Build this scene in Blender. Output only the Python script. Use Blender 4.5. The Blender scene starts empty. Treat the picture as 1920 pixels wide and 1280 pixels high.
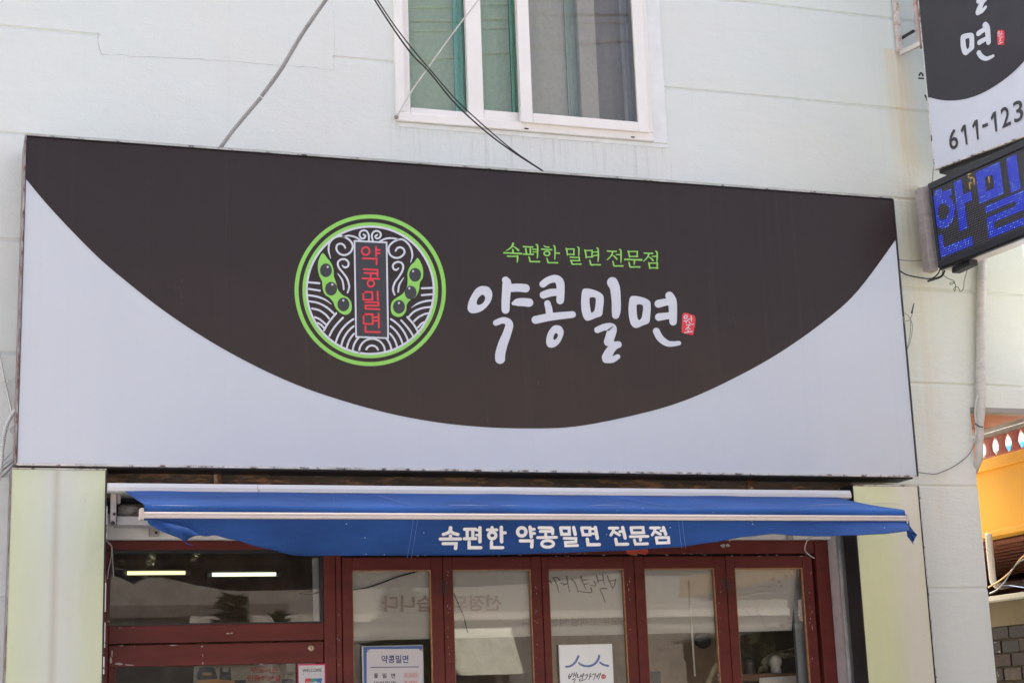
import bpy, bmesh, math, random
from mathutils import Vector, Matrix
from mathutils.geometry import tessellate_polygon
random.seed(7)
R = math.radians
scene = bpy.context.scene
col = scene.collection

# ------------------------------------------------------------------ camera
YAW, PITCH, ROLL = R(18.786), R(12.823), R(2.077)
FPX = 3126.05
CAM = Vector((0, -9.0, 1.6))
cy, sy, cp, sp = math.cos(YAW), math.sin(YAW), math.cos(PITCH), math.sin(PITCH)
fwd = Vector((sy * cp, cy * cp, sp)); rt = Vector((cy, -sy, 0)); dn = -rt.cross(fwd)
cr, sr = math.cos(ROLL), math.sin(ROLL)
r2 = rt * cr + dn * sr; d2 = dn * cr - rt * sr
cam_d = bpy.data.cameras.new('camera'); cam = bpy.data.objects.new('camera', cam_d); col.objects.link(cam)
m = Matrix.Identity(4)
for i in range(3):
    m[i][0] = r2[i]; m[i][1] = -d2[i]; m[i][2] = -fwd[i]; m[i][3] = CAM[i]
cam.matrix_world = m
cam_d.sensor_width = 36.0; cam_d.lens = 36.0 * FPX / 1920.0
cam_d.clip_start = 0.1; cam_d.clip_end = 1500
scene.camera = cam

# ------------------------------------------------------------------ light
SUN_EL, SUN_AZ = 60, 10          # the sun stands behind the shop: the front is in open shade
w = bpy.data.worlds.new('World'); scene.world = w; w.use_nodes = True
nt = w.node_tree; bg = nt.nodes['Background']
sk = nt.nodes.new('ShaderNodeTexSky'); sk.sky_type = 'NISHITA'; sk.sun_disc = False
sk.sun_elevation = R(SUN_EL); sk.sun_rotation = R(SUN_AZ); sk.air_density = 0.7; sk.dust_density = 10.0; sk.ozone_density = 0.3
nt.links.new(sk.outputs[0], bg.inputs[0]); bg.inputs[1].default_value = 0.11
sd = bpy.data.lights.new('sun', 'SUN'); sd.energy = 5.0; sd.angle = R(0.53); sd.color = (1, 0.975, 0.94)
so = bpy.data.objects.new('sun', sd); col.objects.link(so)
sdir = Vector((math.sin(R(SUN_AZ)) * math.cos(R(SUN_EL)), math.cos(R(SUN_AZ)) * math.cos(R(SUN_EL)), math.sin(R(SUN_EL))))
so.rotation_euler = (-sdir).to_track_quat('-Z', 'Y').to_euler(); so.location = (0, 20, 30)
vs = scene.view_settings
vs.view_transform = 'Standard'; vs.look = 'None'; vs.gamma = 1; vs.use_curve_mapping = False; vs.exposure = 2.50
scene.cycles.max_bounces = 8; scene.cycles.transparent_max_bounces = 12; scene.cycles.caustics_reflective = False; scene.cycles.caustics_refractive = False

# ------------------------------------------------------------------ pixel rays to points on real planes
def ray(px, py):
    return r2 * (px - 960) + d2 * (py - 640) + fwd * FPX
def PY(px, py, Y=0.0):
    d = ray(px, py); return CAM + d * ((Y - CAM.y) / d.y)
def PZ(px, py, Z):
    d = ray(px, py); return CAM + d * ((Z - CAM.z) / d.z)
def PX(px, py, X):
    d = ray(px, py); return CAM + d * ((X - CAM.x) / d.x)
def PP(px, py, O, N):
    d = ray(px, py); return CAM + d * ((O - CAM).dot(N) / d.dot(N))

# ------------------------------------------------------------------ materials
def lin(c):
    return tuple((v / 255.0 / 12.92 if v <= 10 else ((v / 255.0 + 0.055) / 1.055) ** 2.4) for v in c)
MATS = {}
def base(name):
    mt = bpy.data.materials.new(name); mt.use_nodes = True
    n = mt.node_tree; b = n.nodes['Principled BSDF']; MATS[name] = mt
    return mt, n, b
def coords(n, scale=(1, 1, 1), kind='Object'):
    tc = n.nodes.new('ShaderNodeTexCoord')
    mp = n.nodes.new('ShaderNodeMapping'); mp.inputs['Scale'].default_value = scale
    if kind == 'World':
        g = n.nodes.new('ShaderNodeNewGeometry'); n.links.new(g.outputs['Position'], mp.inputs[0])
    else:
        n.links.new(tc.outputs[kind], mp.inputs[0])
    return mp.outputs[0]
def noise(n, vec, scale, detail=5, rough=0.6):
    t = n.nodes.new('ShaderNodeTexNoise'); t.inputs['Scale'].default_value = scale
    t.inputs['Detail'].default_value = detail; t.inputs['Roughness'].default_value = rough
    n.links.new(vec, t.inputs['Vector']); return t.outputs['Fac']
def ramp(n, fac, a, b, c0=(0, 0, 0, 1), c1=(1, 1, 1, 1)):
    r = n.nodes.new('ShaderNodeValToRGB'); e = r.color_ramp.elements
    e[0].position = a; e[0].color = c0; e[1].position = b; e[1].color = c1
    n.links.new(fac, r.inputs[0]); return r.outputs[0]
def mixc(n, fac, a, b, mode='MIX'):
    x = n.nodes.new('ShaderNodeMix'); x.data_type = 'RGBA'; x.blend_type = mode
    if isinstance(fac, (int, float)): x.inputs[0].default_value = fac
    else: n.links.new(fac, x.inputs[0])
    for sock, v in ((x.inputs[6], a), (x.inputs[7], b)):
        if isinstance(v, tuple): sock.default_value = (v + (1,))[:4]
        else: n.links.new(v, sock)
    return x.outputs[2]
def mth(n, op, a, b=None, clamp=False):
    x = n.nodes.new('ShaderNodeMath'); x.operation = op; x.use_clamp = clamp
    for s, v in ((x.inputs[0], a), (x.inputs[1], b)):
        if v is None: continue
        if isinstance(v, (int, float)): s.default_value = v
        else: n.links.new(v, s)
    return x.outputs[0]
def bump(n, b, h, strength=0.3, dist=0.002):
    bp = n.nodes.new('ShaderNodeBump'); bp.inputs['Strength'].default_value = strength; bp.inputs['Distance'].default_value = dist
    n.links.new(h, bp.inputs['Height']); n.links.new(bp.outputs[0], b.inputs['Normal'])
def simple(name, c, rough=0.6, var=0.12, scale=6, stretch=(1, 1, 1), metal=0.0, bmp=0.15, bscale=60, spec=0.5, dirt=None, dirt_amt=(0.6, 0.75), dscale=9):
    """worn surface: base colour, broad tonal variation, optional second colour in patches, fine relief"""
    mt, n, b = base(name)
    v = coords(n, stretch, 'World')
    f = noise(n, v, scale)
    lo = tuple(x * (1 - var) for x in c); hi = tuple(min(1, x * (1 + var)) for x in c)
    colr = mixc(n, ramp(n, f, 0.3, 0.7), lo, hi)
    if dirt:
        colr = mixc(n, ramp(n, noise(n, v, dscale, 8, 0.7), dirt_amt[0], dirt_amt[1]), colr, dirt)
    n.links.new(colr, b.inputs['Base Color'])
    b.inputs['Roughness'].default_value = rough; b.inputs['Metallic'].default_value = metal
    b.inputs['Specular IOR Level'].default_value = spec
    if bmp: bump(n, b, noise(n, coords(n, (1, 1, 1), 'World'), bscale, 4), bmp)
    return mt
def emit(name, c, s):
    mt, n, b = base(name); b.inputs['Base Color'].default_value = (*c, 1)
    b.inputs['Emission Color'].default_value = (*c, 1); b.inputs['Emission Strength'].default_value = s; b.inputs['Roughness'].default_value = 0.3
    return mt
def glass(name, tint=(0.9, 0.93, 0.92), ior=1.5, rough=0.0, dirt=0.05):
    mt, n, b = base(name); n.nodes.remove(b)
    out = n.nodes['Material Output']
    tr = n.nodes.new('ShaderNodeBsdfTransparent'); tr.inputs[0].default_value = (*tint, 1)
    gl = n.nodes.new('ShaderNodeBsdfGlossy'); gl.inputs[0].default_value = (1, 1, 1, 1); gl.inputs['Roughness'].default_value = rough
    df = n.nodes.new('ShaderNodeBsdfDiffuse'); df.inputs[0].default_value = (0.55, 0.55, 0.52, 1)
    fr = n.nodes.new('ShaderNodeFresnel'); fr.inputs[0].default_value = ior
    m1 = n.nodes.new('ShaderNodeMixShader'); m2 = n.nodes.new('ShaderNodeMixShader')
    v = coords(n, (1, 1, 1), 'World')
    d = ramp(n, noise(n, v, 35, 6, 0.7), 0.45, 0.95, (0, 0, 0, 1), (dirt * 3, dirt * 3, dirt * 3, 1))
    n.links.new(d, m2.inputs[0])
    n.links.new(fr.outputs[0], m1.inputs[0]); n.links.new(tr.outputs[0], m1.inputs[1]); n.links.new(gl.outputs[0], m1.inputs[2])
    n.links.new(m1.outputs[0], m2.inputs[1]); n.links.new(df.outputs[0], m2.inputs[2])
    n.links.new(m2.outputs[0], out.inputs[0])
    return mt

# painted render wall with its own stains
def wall_material():
    mt, n, b = base('painted_render')
    P = coords(n, (1, 1, 1), 'World')
    s = n.nodes.new('ShaderNodeSeparateXYZ'); n.links.new(P, s.inputs[0]); X, Z = s.outputs[0], s.outputs[2]
    cool, neu = (0.665, 0.725, 0.685), (0.70, 0.715, 0.67)
    big = noise(n, coords(n, (0.5, 1, 0.8), 'World'), 1.3, 4)
    c = mixc(n, ramp(n, big, 0.35, 0.65), cool, neu)
    # warm aged paint low on the pier; its paler foot is painted-in light
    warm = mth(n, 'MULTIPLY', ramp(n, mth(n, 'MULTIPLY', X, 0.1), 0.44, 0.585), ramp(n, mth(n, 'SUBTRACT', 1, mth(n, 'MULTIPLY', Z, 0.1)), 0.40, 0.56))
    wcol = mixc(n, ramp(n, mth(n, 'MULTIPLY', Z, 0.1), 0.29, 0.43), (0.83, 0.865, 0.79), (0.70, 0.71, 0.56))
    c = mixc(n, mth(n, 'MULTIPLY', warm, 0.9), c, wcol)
    # rust run under the sign bracket
    wob = mth(n, 'MULTIPLY', mth(n, 'SUBTRACT', noise(n, coords(n, (1, 1, 1), 'World'), 3.0), 0.5), 0.16)
    xx = mth(n, 'ADD', X, wob)
    dx = mth(n, 'ABSOLUTE', mth(n, 'SUBTRACT', xx, 5.83))
    core = ramp(n, dx, 0.0, 0.14, (1, 1, 1, 1), (0, 0, 0, 1))
    hz = ramp(n, mth(n, 'MULTIPLY', Z, 0.1), 0.22, 0.585)
    hz2 = mth(n, 'LESS_THAN', Z, 5.86)
    st = mth(n, 'MULTIPLY', mth(n, 'MULTIPLY', core, hz), mth(n, 'MULTIPLY', hz2, ramp(n, noise(n, coords(n, (30, 1, 1.2), 'World'), 1.0, 6), 0.25, 0.7)))
    c = mixc(n, mth(n, 'MULTIPLY', st, 0.85), c, (0.68, 0.47, 0.20))
    # dirt drips below the window sill
    mz = mth(n, 'MULTIPLY', mth(n, 'LESS_THAN', Z, 5.06), ramp(n, mth(n, 'SUBTRACT', Z, 4.70), 0.0, 0.36))
    mx = mth(n, 'MULTIPLY', mth(n, 'GREATER_THAN', X, 2.35), mth(n, 'LESS_THAN', X, 4.15))
    dr = ramp(n, noise(n, coords(n, (26, 1, 1.6), 'World'), 1.0, 7, 0.75), 0.52, 0.80)
    c = mixc(n, mth(n, 'MULTIPLY', mth(n, 'MULTIPLY', mz, mx), mth(n, 'MULTIPLY', dr, 0.95)), c, (0.27, 0.27, 0.25))
    # faint general streaks and scuffs
    s2 = ramp(n, noise(n, coords(n, (14, 1, 0.8), 'World'), 1.0, 8, 0.7), 0.55, 0.85)
    c = mixc(n, mth(n, 'MULTIPLY', s2, 0.22), c, (0.5, 0.5, 0.44))
    s4 = ramp(n, noise(n, coords(n, (0.7, 1, 1.6), 'World'), 2.6, 8, 0.72), 0.50, 0.72)
    c = mixc(n, mth(n, 'MULTIPLY', s4, 0.20), c, (0.80, 0.81, 0.77))
    s3 = ramp(n, noise(n, coords(n, (1, 1, 1), 'World'), 17, 8, 0.8), 0.68, 0.74)
    c = mixc(n, mth(n, 'MULTIPLY', s3, 0.4), c, (0.48, 0.47, 0.44))
    n.links.new(c, b.inputs['Base Color']); b.inputs['Roughness'].default_value = 0.62
    h = mth(n, 'ADD', noise(n, coords(n, (1, 1, 2.2), 'World'), 9, 6), mth(n, 'MULTIPLY', noise(n, P, 70, 4), 0.35))
    bump(n, b, h, 0.75, 0.008)
    return mt
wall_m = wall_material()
def sign_face(name, c, rough, spec, var, dust, wav=0.6):
    mt, n, b = base(name)
    f = noise(n, coords(n, (1, 1, 1), 'World'), 0.9, 5)
    cc = mixc(n, ramp(n, f, 0.3, 0.7), tuple(x * (1 - var) for x in c), tuple(x * (1 + var) for x in c))
    v1 = ramp(n, noise(n, coords(n, (22, 1, 0.25), 'World'), 1.0, 6, 0.7), 0.56, 0.80)
    cc = mixc(n, mth(n, 'MULTIPLY', v1, dust), cc, (0.42, 0.41, 0.40))
    v2 = ramp(n, noise(n, coords(n, (1, 1, 1), 'World'), 40, 4, 0.8), 0.76, 0.80)
    cc = mixc(n, mth(n, 'MULTIPLY', v2, 0.25), cc, (0.35, 0.35, 0.34))
    n.links.new(cc, b.inputs['Base Color'])
    n.links.new(mth(n, 'ADD', mth(n, 'MULTIPLY', noise(n, coords(n, (3, 1, 1), 'World'), 2.0, 5), 0.16), rough - 0.08), b.inputs['Roughness'])
    b.inputs['Specular IOR Level'].default_value = spec
    bump(n, b, noise(n, coords(n, (1, 1, 0.8), 'World'), 1.6, 2), wav, 0.05)
    return mt
sign_white = sign_face('sign_white_vinyl', (0.565, 0.60, 0.63), 0.40, 0.5, 0.02, 0.10)
sign_dark = sign_face('sign_brown_black_vinyl', (0.031, 0.0195, 0.0160), 0.24, 0.30, 0.04, 0.02, 0.2)
white_print = simple('white_print', (0.62, 0.64, 0.68), 0.35, 0.03, bmp=0)
lime = simple('lime_green_print', (0.27, 0.62, 0.10), 0.35, 0.04, bmp=0)
red_print = simple('red_print', (0.72, 0.035, 0.05), 0.4, 0.05, bmp=0)
dark_print = simple('dark_plaque_print', (0.032, 0.030, 0.034), 0.3, 0.05, bmp=0)
edge_metal = simple('weathered_sign_edge', (0.32, 0.30, 0.29), 0.5, 0.4, 5, (1, 1, 1), 0.3, dirt=(0.14, 0.05, 0.035), dirt_amt=(0.45, 0.6), dscale=14)
chip_edge = simple('chipped_cream_trim', (0.62, 0.60, 0.55), 0.55, 0.2, 8, dirt=(0.12, 0.07, 0.05), dirt_amt=(0.52, 0.60), dscale=22)
black_metal = simple('black_painted_metal', (0.012, 0.012, 0.014), 0.45, 0.3, 4)
dark_steel = simple('dark_grey_steel', (0.09, 0.105, 0.105), 0.7, 0.4, 6, (1, 1, 4), dirt=(0.30, 0.17, 0.09), dirt_amt=(0.5, 0.62), dscale=7)  # dark grey steel with rust patches
rust = simple('rusted_steel', (0.17, 0.075, 0.035), 0.85, 0.5, 12, dirt=(0.5, 0.42, 0.33), dirt_amt=(0.5, 0.6), dscale=20)
bracket_m = simple('rusting_white_steel', (0.62, 0.57, 0.52), 0.6, 0.15, 9, dirt=(0.36, 0.17, 0.08), dirt_amt=(0.50, 0.66), dscale=16)
pvc = simple('white_pvc_frame', (0.83, 0.80, 0.745), 0.38, 0.04, 4, bmp=0)
pvc_old = simple('yellowed_pvc', (0.70, 0.66, 0.60), 0.45, 0.06, 4, bmp=0)
alu = simple('white_aluminium_housing', (0.60, 0.60, 0.585), 0.4, 0.06, 3, (1, 1, 12), 0.1, bmp=0)
alu_warm = simple('pinkish_aluminium_rail', (0.62, 0.55, 0.50), 0.38, 0.06, 3, (1, 1, 12), 0.15, bmp=0)
lintel_m = simple('off_white_lintel_paint', (0.82, 0.81, 0.79), 0.6, 0.08, 6, dirt=(0.3, 0.28, 0.25), dirt_amt=(0.62, 0.75))
red_wood = simple('maroon_painted_wood', (0.128, 0.0225, 0.018), 0.5, 0.22, 2.2, (1, 1, 6), spec=0.28, bmp=0.35, bscale=30, dirt=(0.46, 0.40, 0.38), dirt_amt=(0.70, 0.72), dscale=15)
bead_m = simple('bare_wood_glazing_bead', (0.42, 0.22, 0.11), 0.6, 0.3, 30)
gap_black = simple('black_gap', (0.006, 0.006, 0.006), 0.9, 0.1, bmp=0)
grey_jamb = simple('lilac_grey_render', (0.62, 0.58, 0.59), 0.7, 0.12, 5, dirt=(0.25, 0.24, 0.23), dirt_amt=(0.6, 0.75))
text_white = simple('white_cloth_lettering', (0.90, 0.89, 0.87), 0.6, 0.04, bmp=0)
shop_glass = glass('shop_glass', (0.965, 0.975, 0.965), 1.38, 0.0, 0.012)
upper_glass = glass('tinted_upper_glass', (0.90, 0.95, 0.91), 1.45, 0.0, 0.04)
screen_glass = glass('grey_screen_glass', (0.89, 0.89, 0.87), 1.42, 0.02, 0.03)
cable_m = simple('black_cable', (0.02, 0.02, 0.02), 0.5, 0.2, bmp=0)
wire_grey = simple('grey_wire', (0.25, 0.24, 0.22), 0.5, 0.2, bmp=0)
wire_white = simple('whitened_wire', (0.62, 0.60, 0.57), 0.5, 0.15, bmp=0)
conduit_m = simple('grey_flexible_conduit', (0.33, 0.32, 0.31), 0.55, 0.2, 8, bmp=0)
conduit_w = simple('white_flexible_conduit', (0.60, 0.62, 0.60), 0.5, 0.1, 8, bmp=0)
pipe_m = simple('wrapped_cream_pipe', (0.62, 0.585, 0.52), 0.6, 0.14, 9, (1, 1, 3), dirt=(0.42, 0.40, 0.36), dirt_amt=(0.6, 0.72), bmp=0.4, bscale=25)
paper_w = simple('white_paper', (0.62, 0.61, 0.62), 0.6, 0.03, bmp=0)
blue_frame = simple('blue_board', (0.045, 0.11, 0.34), 0.4, 0.08, bmp=0)
navy = simple('navy_print', (0.03, 0.055, 0.19), 0.5, 0.05, bmp=0)
ink = simple('black_ink', (0.03, 0.03, 0.03), 0.5, 0.05, bmp=0)
wave_blue = simple('wave_blue_print', (0.12, 0.20, 0.46), 0.4, 0.05, bmp=0)
salmon = simple('faded_red_print', (0.62, 0.30, 0.27), 0.6, 0.08, bmp=0)
cloth_w = simple('white_banner_cloth', (0.66, 0.63, 0.60), 0.8, 0.05, 1.5, bmp=0.1)
bann_ink = simple('ink_seen_through_cloth', (0.13, 0.13, 0.12), 0.8, 0.1, bmp=0)
bann_red = simple('red_ink_seen_through_cloth', (0.50, 0.40, 0.36), 0.8, 0.1, bmp=0)
bann_pale = simple('pale_ink_seen_through_cloth', (0.56, 0.49, 0.46), 0.8, 0.1, bmp=0)
plaster = simple('brown_plaster', (0.46, 0.32, 0.22), 0.9, 0.35, 3, dirt=(0.55, 0.44, 0.34), dirt_amt=(0.5, 0.7), dscale=2)
mossy = simple('mossy_stone_wall', (0.13, 0.13, 0.07), 0.9, 0.6, 5, dirt=(0.42, 0.42, 0.24), dirt_amt=(0.5, 0.65), dscale=6)
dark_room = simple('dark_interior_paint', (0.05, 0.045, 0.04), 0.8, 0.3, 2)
steel = simple('brushed_tin', (0.5, 0.5, 0.5), 0.3, 0.1, metal=0.9, bmp=0)
china = simple('glazed_white_china', (0.86, 0.83, 0.81), 0.25, 0.04, bmp=0)
pink_edge = simple('magenta_print', (0.62, 0.03, 0.13), 0.4, 0.05, bmp=0)
yellow_wall = simple('orange_yellow_paint', (0.97, 0.49, 0.045), 0.6, 0.05, 3, bmp=0.25, bscale=20)
pink_bal = simple('dusty_pink_baluster', (0.50, 0.17, 0.15), 0.65, 0.12, 8)
concrete = simple('grey_concrete', (0.36, 0.34, 0.31), 0.8, 0.15, 6)
slat_m = simple('red_brown_timber', (0.23, 0.065, 0.03), 0.6, 0.3, 4, (1, 6, 1))
dark_soffit = simple('dark_red_soffit', (0.08, 0.022, 0.014), 0.7, 0.4, 3)
tan_m = simple('tan_render', (0.15, 0.112, 0.062), 0.8, 0.15, 3, dirt=(0.4, 0.38, 0.33), dirt_amt=(0.66, 0.7), dscale=18)
mortar = simple('brown_mortar', (0.085, 0.062, 0.04), 0.9, 0.2, 10)
bricks_m = [simple('dark_glazed_brick_%s' % nm, c, 0.5, 0.45, 14, spec=0.35, dirt=(0.36, 0.34, 0.34), dirt_amt=(0.64, 0.68), dscale=26, bmp=0.8, bscale=25)
            for nm, c in (('a', (0.019, 0.010, 0.009)), ('b', (0.026, 0.010, 0.009)), ('c', (0.014, 0.010, 0.011)), ('d', (0.055, 0.036, 0.025)))]
tarp = simple('bright_blue_tarp', (0.05, 0.30, 0.62), 0.5, 0.1, 3)
asphalt = simple('asphalt', (0.06, 0.06, 0.06), 0.9, 0.2, 3, bmp=0.5, bscale=80)
pave_m = simple('concrete_paving', (0.36, 0.36, 0.345), 0.85, 0.15, 2)
opp_wall = simple('beige_render_opposite', (0.175, 0.155, 0.135), 0.8, 0.12, 1.5)
opp_band = simple('pale_band_opposite', (0.36, 0.33, 0.29), 0.8, 0.08, 2)
opp_pink = simple('pink_render_opposite', (0.36, 0.24, 0.22), 0.8, 0.08, 2)
cream_board = simple('cream_board', (0.78, 0.75, 0.62), 0.6, 0.04, 2)
roof_m = simple('flat_roof_concrete', (0.3, 0.3, 0.3), 0.9, 0.1, 2)
bark = simple('bark', (0.10, 0.07, 0.05), 0.9, 0.3, 8)
leafs = [simple('conifer_leaf_%s' % a, c, 0.6, 0.3, 3, bmp=0) for a, c in (('dark', (0.025, 0.05, 0.022)), ('mid', (0.05, 0.085, 0.03)))]
win_dark = simple('dark_window_glass', (0.03, 0.035, 0.04), 0.1, 0.1, bmp=0)
led_off = simple('unlit_diode', (0.30, 0.28, 0.26), 0.35, 0.1, bmp=0)
led_face = simple('matrix_face', (0.018, 0.019, 0.024), 0.5, 0.2, bmp=0)
led_blue_face = emit('blue_lit_matrix_glow', (0.012, 0.016, 0.36), 0.022)
led_blue = emit('blue_diode', (0.12, 0.21, 1.0), 0.075)
led_cyan = emit('pale_blue_diode', (0.35, 0.7, 1.0), 0.17)
led_amber = emit('amber_diode', (1.0, 0.62, 0.22), 0.4)
tube_m = emit('fluorescent_tube', (1.0, 0.90, 0.46), 0.30)
tube_c = emit('cool_fluorescent_tube', (0.93, 1.0, 0.72), 0.34)
milky_m = simple('milky_acrylic_plate', (0.88, 0.93, 0.93), 0.3, 0.03, bmp=0)  # evenly pale milky acrylic

def blue_fabric(name, c):
    mt, n, b = base(name)
    v = coords(n, (1, 1, 1), 'World')
    f = noise(n, coords(n, (1.0, 1, 3), 'World'), 1.1, 6)
    cc = mixc(n, ramp(n, f, 0.3, 0.7), tuple(x * 0.66 for x in c), tuple(x * 1.32 for x in c))
    vo = n.nodes.new('ShaderNodeTexVoronoi'); vo.inputs['Scale'].default_value = 26.0; n.links.new(v, vo.inputs['Vector'])
    sp1 = mth(n, 'MULTIPLY', mth(n, 'LESS_THAN', vo.outputs['Distance'], 0.08), mth(n, 'GREATER_THAN', noise(n, v, 4.0, 2), 0.54))
    cc = mixc(n, mth(n, 'MULTIPLY', sp1, 0.8), cc, (0.62, 0.66, 0.72))
    n.links.new(cc, b.inputs['Base Color']); b.inputs['Roughness'].default_value = 0.6
    b.inputs['Specular IOR Level'].default_value = 0.2
    wv = noise(n, v, 260, 2); bump(n, b, mth(n, 'ADD', mth(n, 'MULTIPLY', wv, 0.1), noise(n, coords(n, (1, 1, 2), 'World'), 6, 6)), 0.7, 0.018)
    return mt
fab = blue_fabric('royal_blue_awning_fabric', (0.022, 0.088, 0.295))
fab_v = blue_fabric('shaded_valance_fabric', (0.0185, 0.068, 0.235))  # same cloth as the canopy, with shade painted in as a darker blue
fab_seam = simple('pale_blue_seam', (0.10, 0.19, 0.46), 0.6, 0.1, bmp=0)

def cladding(name, xc, wid, yel, mid, line_x):
    """faded sheet cladding: yellowed towards its edges, one brown run down the joint"""
    mt, n, b = base(name)
    P = coords(n, (1, 1, 1), 'World'); s = n.nodes.new('ShaderNodeSeparateXYZ'); n.links.new(P, s.inputs[0]); X = s.outputs[0]
    nz = mth(n, 'MULTIPLY', mth(n, 'SUBTRACT', noise(n, coords(n, (1, 1, 0.6), 'World'), 2.5, 4), 0.5), 0.10)
    t = mth(n, 'DIVIDE', mth(n, 'ABSOLUTE', mth(n, 'SUBTRACT', mth(n, 'ADD', X, nz), xc)), wid / 2)
    c = mixc(n, ramp(n, t, 0.15, 0.95), mid, yel)
    if line_x:
        l = mth(n, 'ABSOLUTE', mth(n, 'SUBTRACT', X, line_x))
        k = ramp(n, l, 0.0, 0.028, (1, 1, 1, 1), (0, 0, 0, 1))
        c = mixc(n, mth(n, 'MULTIPLY', k, 0.38), c, (0.34, 0.26, 0.17))
    sc = ramp(n, noise(n, coords(n, (44, 1, 7), 'World'), 1.0, 5, 0.7), 0.685, 0.715)
    c = mixc(n, mth(n, 'MULTIPLY', sc, 0.6), c, (0.24, 0.23, 0.15))
    gr = ramp(n, noise(n, coords(n, (3, 1, 1.2), 'World'), 2.0, 8, 0.75), 0.5, 0.8)
    c = mixc(n, mth(n, 'MULTIPLY', gr, 0.22), c, (0.45, 0.43, 0.34))
    bump(n, b, noise(n, coords(n, (2.2, 1, 0.7), 'World'), 1.5, 3), 0.6, 0.03)
    n.links.new(c, b.inputs['Base Color']); b.inputs['Roughness'].default_value = 0.35
    return mt

# ------------------------------------------------------------------ mesh helpers
class MB:
    def __init__(s): s.v = []; s.f = []; s.m = []; s.k = 0
    def add(s, vs, fs, mi=0):
        o = len(s.v); s.v += [Vector(p) for p in vs]
        for f in fs: s.f.append([i + o for i in f]); s.m.append(mi)
        return s
    def box(s, x0, x1, y0, y1, z0, z1, mi=0):
        vs = [(x0, y0, z0), (x1, y0, z0), (x1, y1, z0), (x0, y1, z0), (x0, y0, z1), (x1, y0, z1), (x1, y1, z1), (x0, y1, z1)]
        return s.add(vs, [(0, 3, 2, 1), (4, 5, 6, 7), (0, 1, 5, 4), (1, 2, 6, 5), (2, 3, 7, 6), (3, 0, 4, 7)], mi)
    def hexa(s, p, mi=0):      # 8 points: 4 of one end, 4 of the other
        return s.add(p, [(0, 3, 2, 1), (4, 5, 6, 7), (0, 1, 5, 4), (1, 2, 6, 5), (2, 3, 7, 6), (3, 0, 4, 7)], mi)
    def slab(s, pts, off, mi=0):  # planar outline pushed by off into a solid
        n = len(pts); pts = [Vector(p) for p in pts]
        tri = tessellate_polygon([pts])
        vs = pts + [p + off for p in pts]
        fs = [tuple(t) for t in tri] + [tuple(i + n for i in reversed(t)) for t in tri]
        fs += [(i, (i + 1) % n, (i + 1) % n + n, i + n) for i in range(n)]
        return s.add(vs, fs, mi)
    def tube(s, path, r, n=8, mi=0, cap=True):
        path = [Vector(p) for p in path]; o = len(s.v); up = None
        rr = r if isinstance(r, (list, tuple)) else [r] * len(path)
        for i, p in enumerate(path):
            t = (path[min(i + 1, len(path) - 1)] - path[max(i - 1, 0)])
            if t.length < 1e-9: t = Vector((0, 0, 1))
            t.normalize()
            if up is None: up = t.orthogonal().normalized()
            up = (up - t * up.dot(t))
            if up.length < 1e-6: up = t.orthogonal()
            up.normalize(); bi = t.cross(up)
            for k in range(n):
                a = 2 * math.pi * k / n
                s.v.append(p + (up * math.cos(a) + bi * math.sin(a)) * rr[i])
        for i in range(len(path) - 1):
            for k in range(n):
                k2 = (k + 1) % n
                s.f.append([o + i * n + k, o + i * n + k2, o + (i + 1) * n + k2, o + (i + 1) * n + k]); s.m.append(mi)
        if cap:
            s.f.append([o + k for k in reversed(range(n))]); s.m.append(mi)
            e = o + (len(path) - 1) * n; s.f.append([e + k for k in range(n)]); s.m.append(mi)
        return s
    def lathe(s, c, prof, n=16, mi=0, axis='z'):
        o = len(s.v); c = Vector(c)
        for (r, h) in prof:
            for k in range(n):
                a = 2 * math.pi * k / n
                v = Vector((math.cos(a) * r, math.sin(a) * r, h)) if axis == 'z' else Vector((math.cos(a) * r, -h, math.sin(a) * r))
                s.v.append(c + v)
        for i in range(len(prof) - 1):
            for k in range(n):
                k2 = (k + 1) % n
                s.f.append([o + i * n + k, o + i * n + k2, o + (i + 1) * n + k2, o + (i + 1) * n + k]); s.m.append(mi)
        s.f.append([o + k for k in range(n)]); s.m.append(mi)
        e = o + (len(prof) - 1) * n; s.f.append([e + k for k in range(n)]); s.m.append(mi)
        return s

def wloc(o):
    v = Vector((0, 0, 0))
    while o: v += o.location; o = o.parent
    return v
def build(mb, name, mats, parent=None, smooth=False, bevel=0.0, label=None, cat=None, group=None, kind=None):
    vs = mb.v
    lo = Vector((min(v[i] for v in vs) for i in range(3))); hi = Vector((max(v[i] for v in vs) for i in range(3)))
    org = Vector(((lo.x + hi.x) / 2, (lo.y + hi.y) / 2, lo.z if parent is None else (lo.z + hi.z) / 2))
    me = bpy.data.meshes.new(name); me.from_pydata([v - org for v in vs], [], mb.f); me.update()
    if not isinstance(mats, (list, tuple)): mats = [mats]
    for mt in mats: me.materials.append(mt)
    if len(mats) > 1:
        for p, mi in zip(me.polygons, mb.m): p.material_index = mi
    if smooth:
        for p in me.polygons: p.use_smooth = True
    o = bpy.data.objects.new(name, me); col.objects.link(o)
    o.location = org - (wloc(parent) if parent else Vector((0, 0, 0)))
    if parent: o.parent = parent
    if bevel:
        b = o.modifiers.new('bevel', 'BEVEL'); b.width = bevel; b.segments = 2; b.limit_method = 'ANGLE'
    tag(o, label, cat, group, kind)
    return o
def tag(o, label=None, cat=None, group=None, kind=None):
    if label: o['label'] = label
    if cat: o['category'] = cat
    if group: o['group'] = group
    if kind: o['kind'] = kind
    return o
def empty(name, loc, label=None, cat=None, group=None, parent=None):
    o = bpy.data.objects.new(name, None); col.objects.link(o); o.empty_display_size = 0.1
    o.location = Vector(loc) - (wloc(parent) if parent else Vector((0, 0, 0)))
    if parent: o.parent = parent
    return tag(o, label, cat, group)
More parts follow.
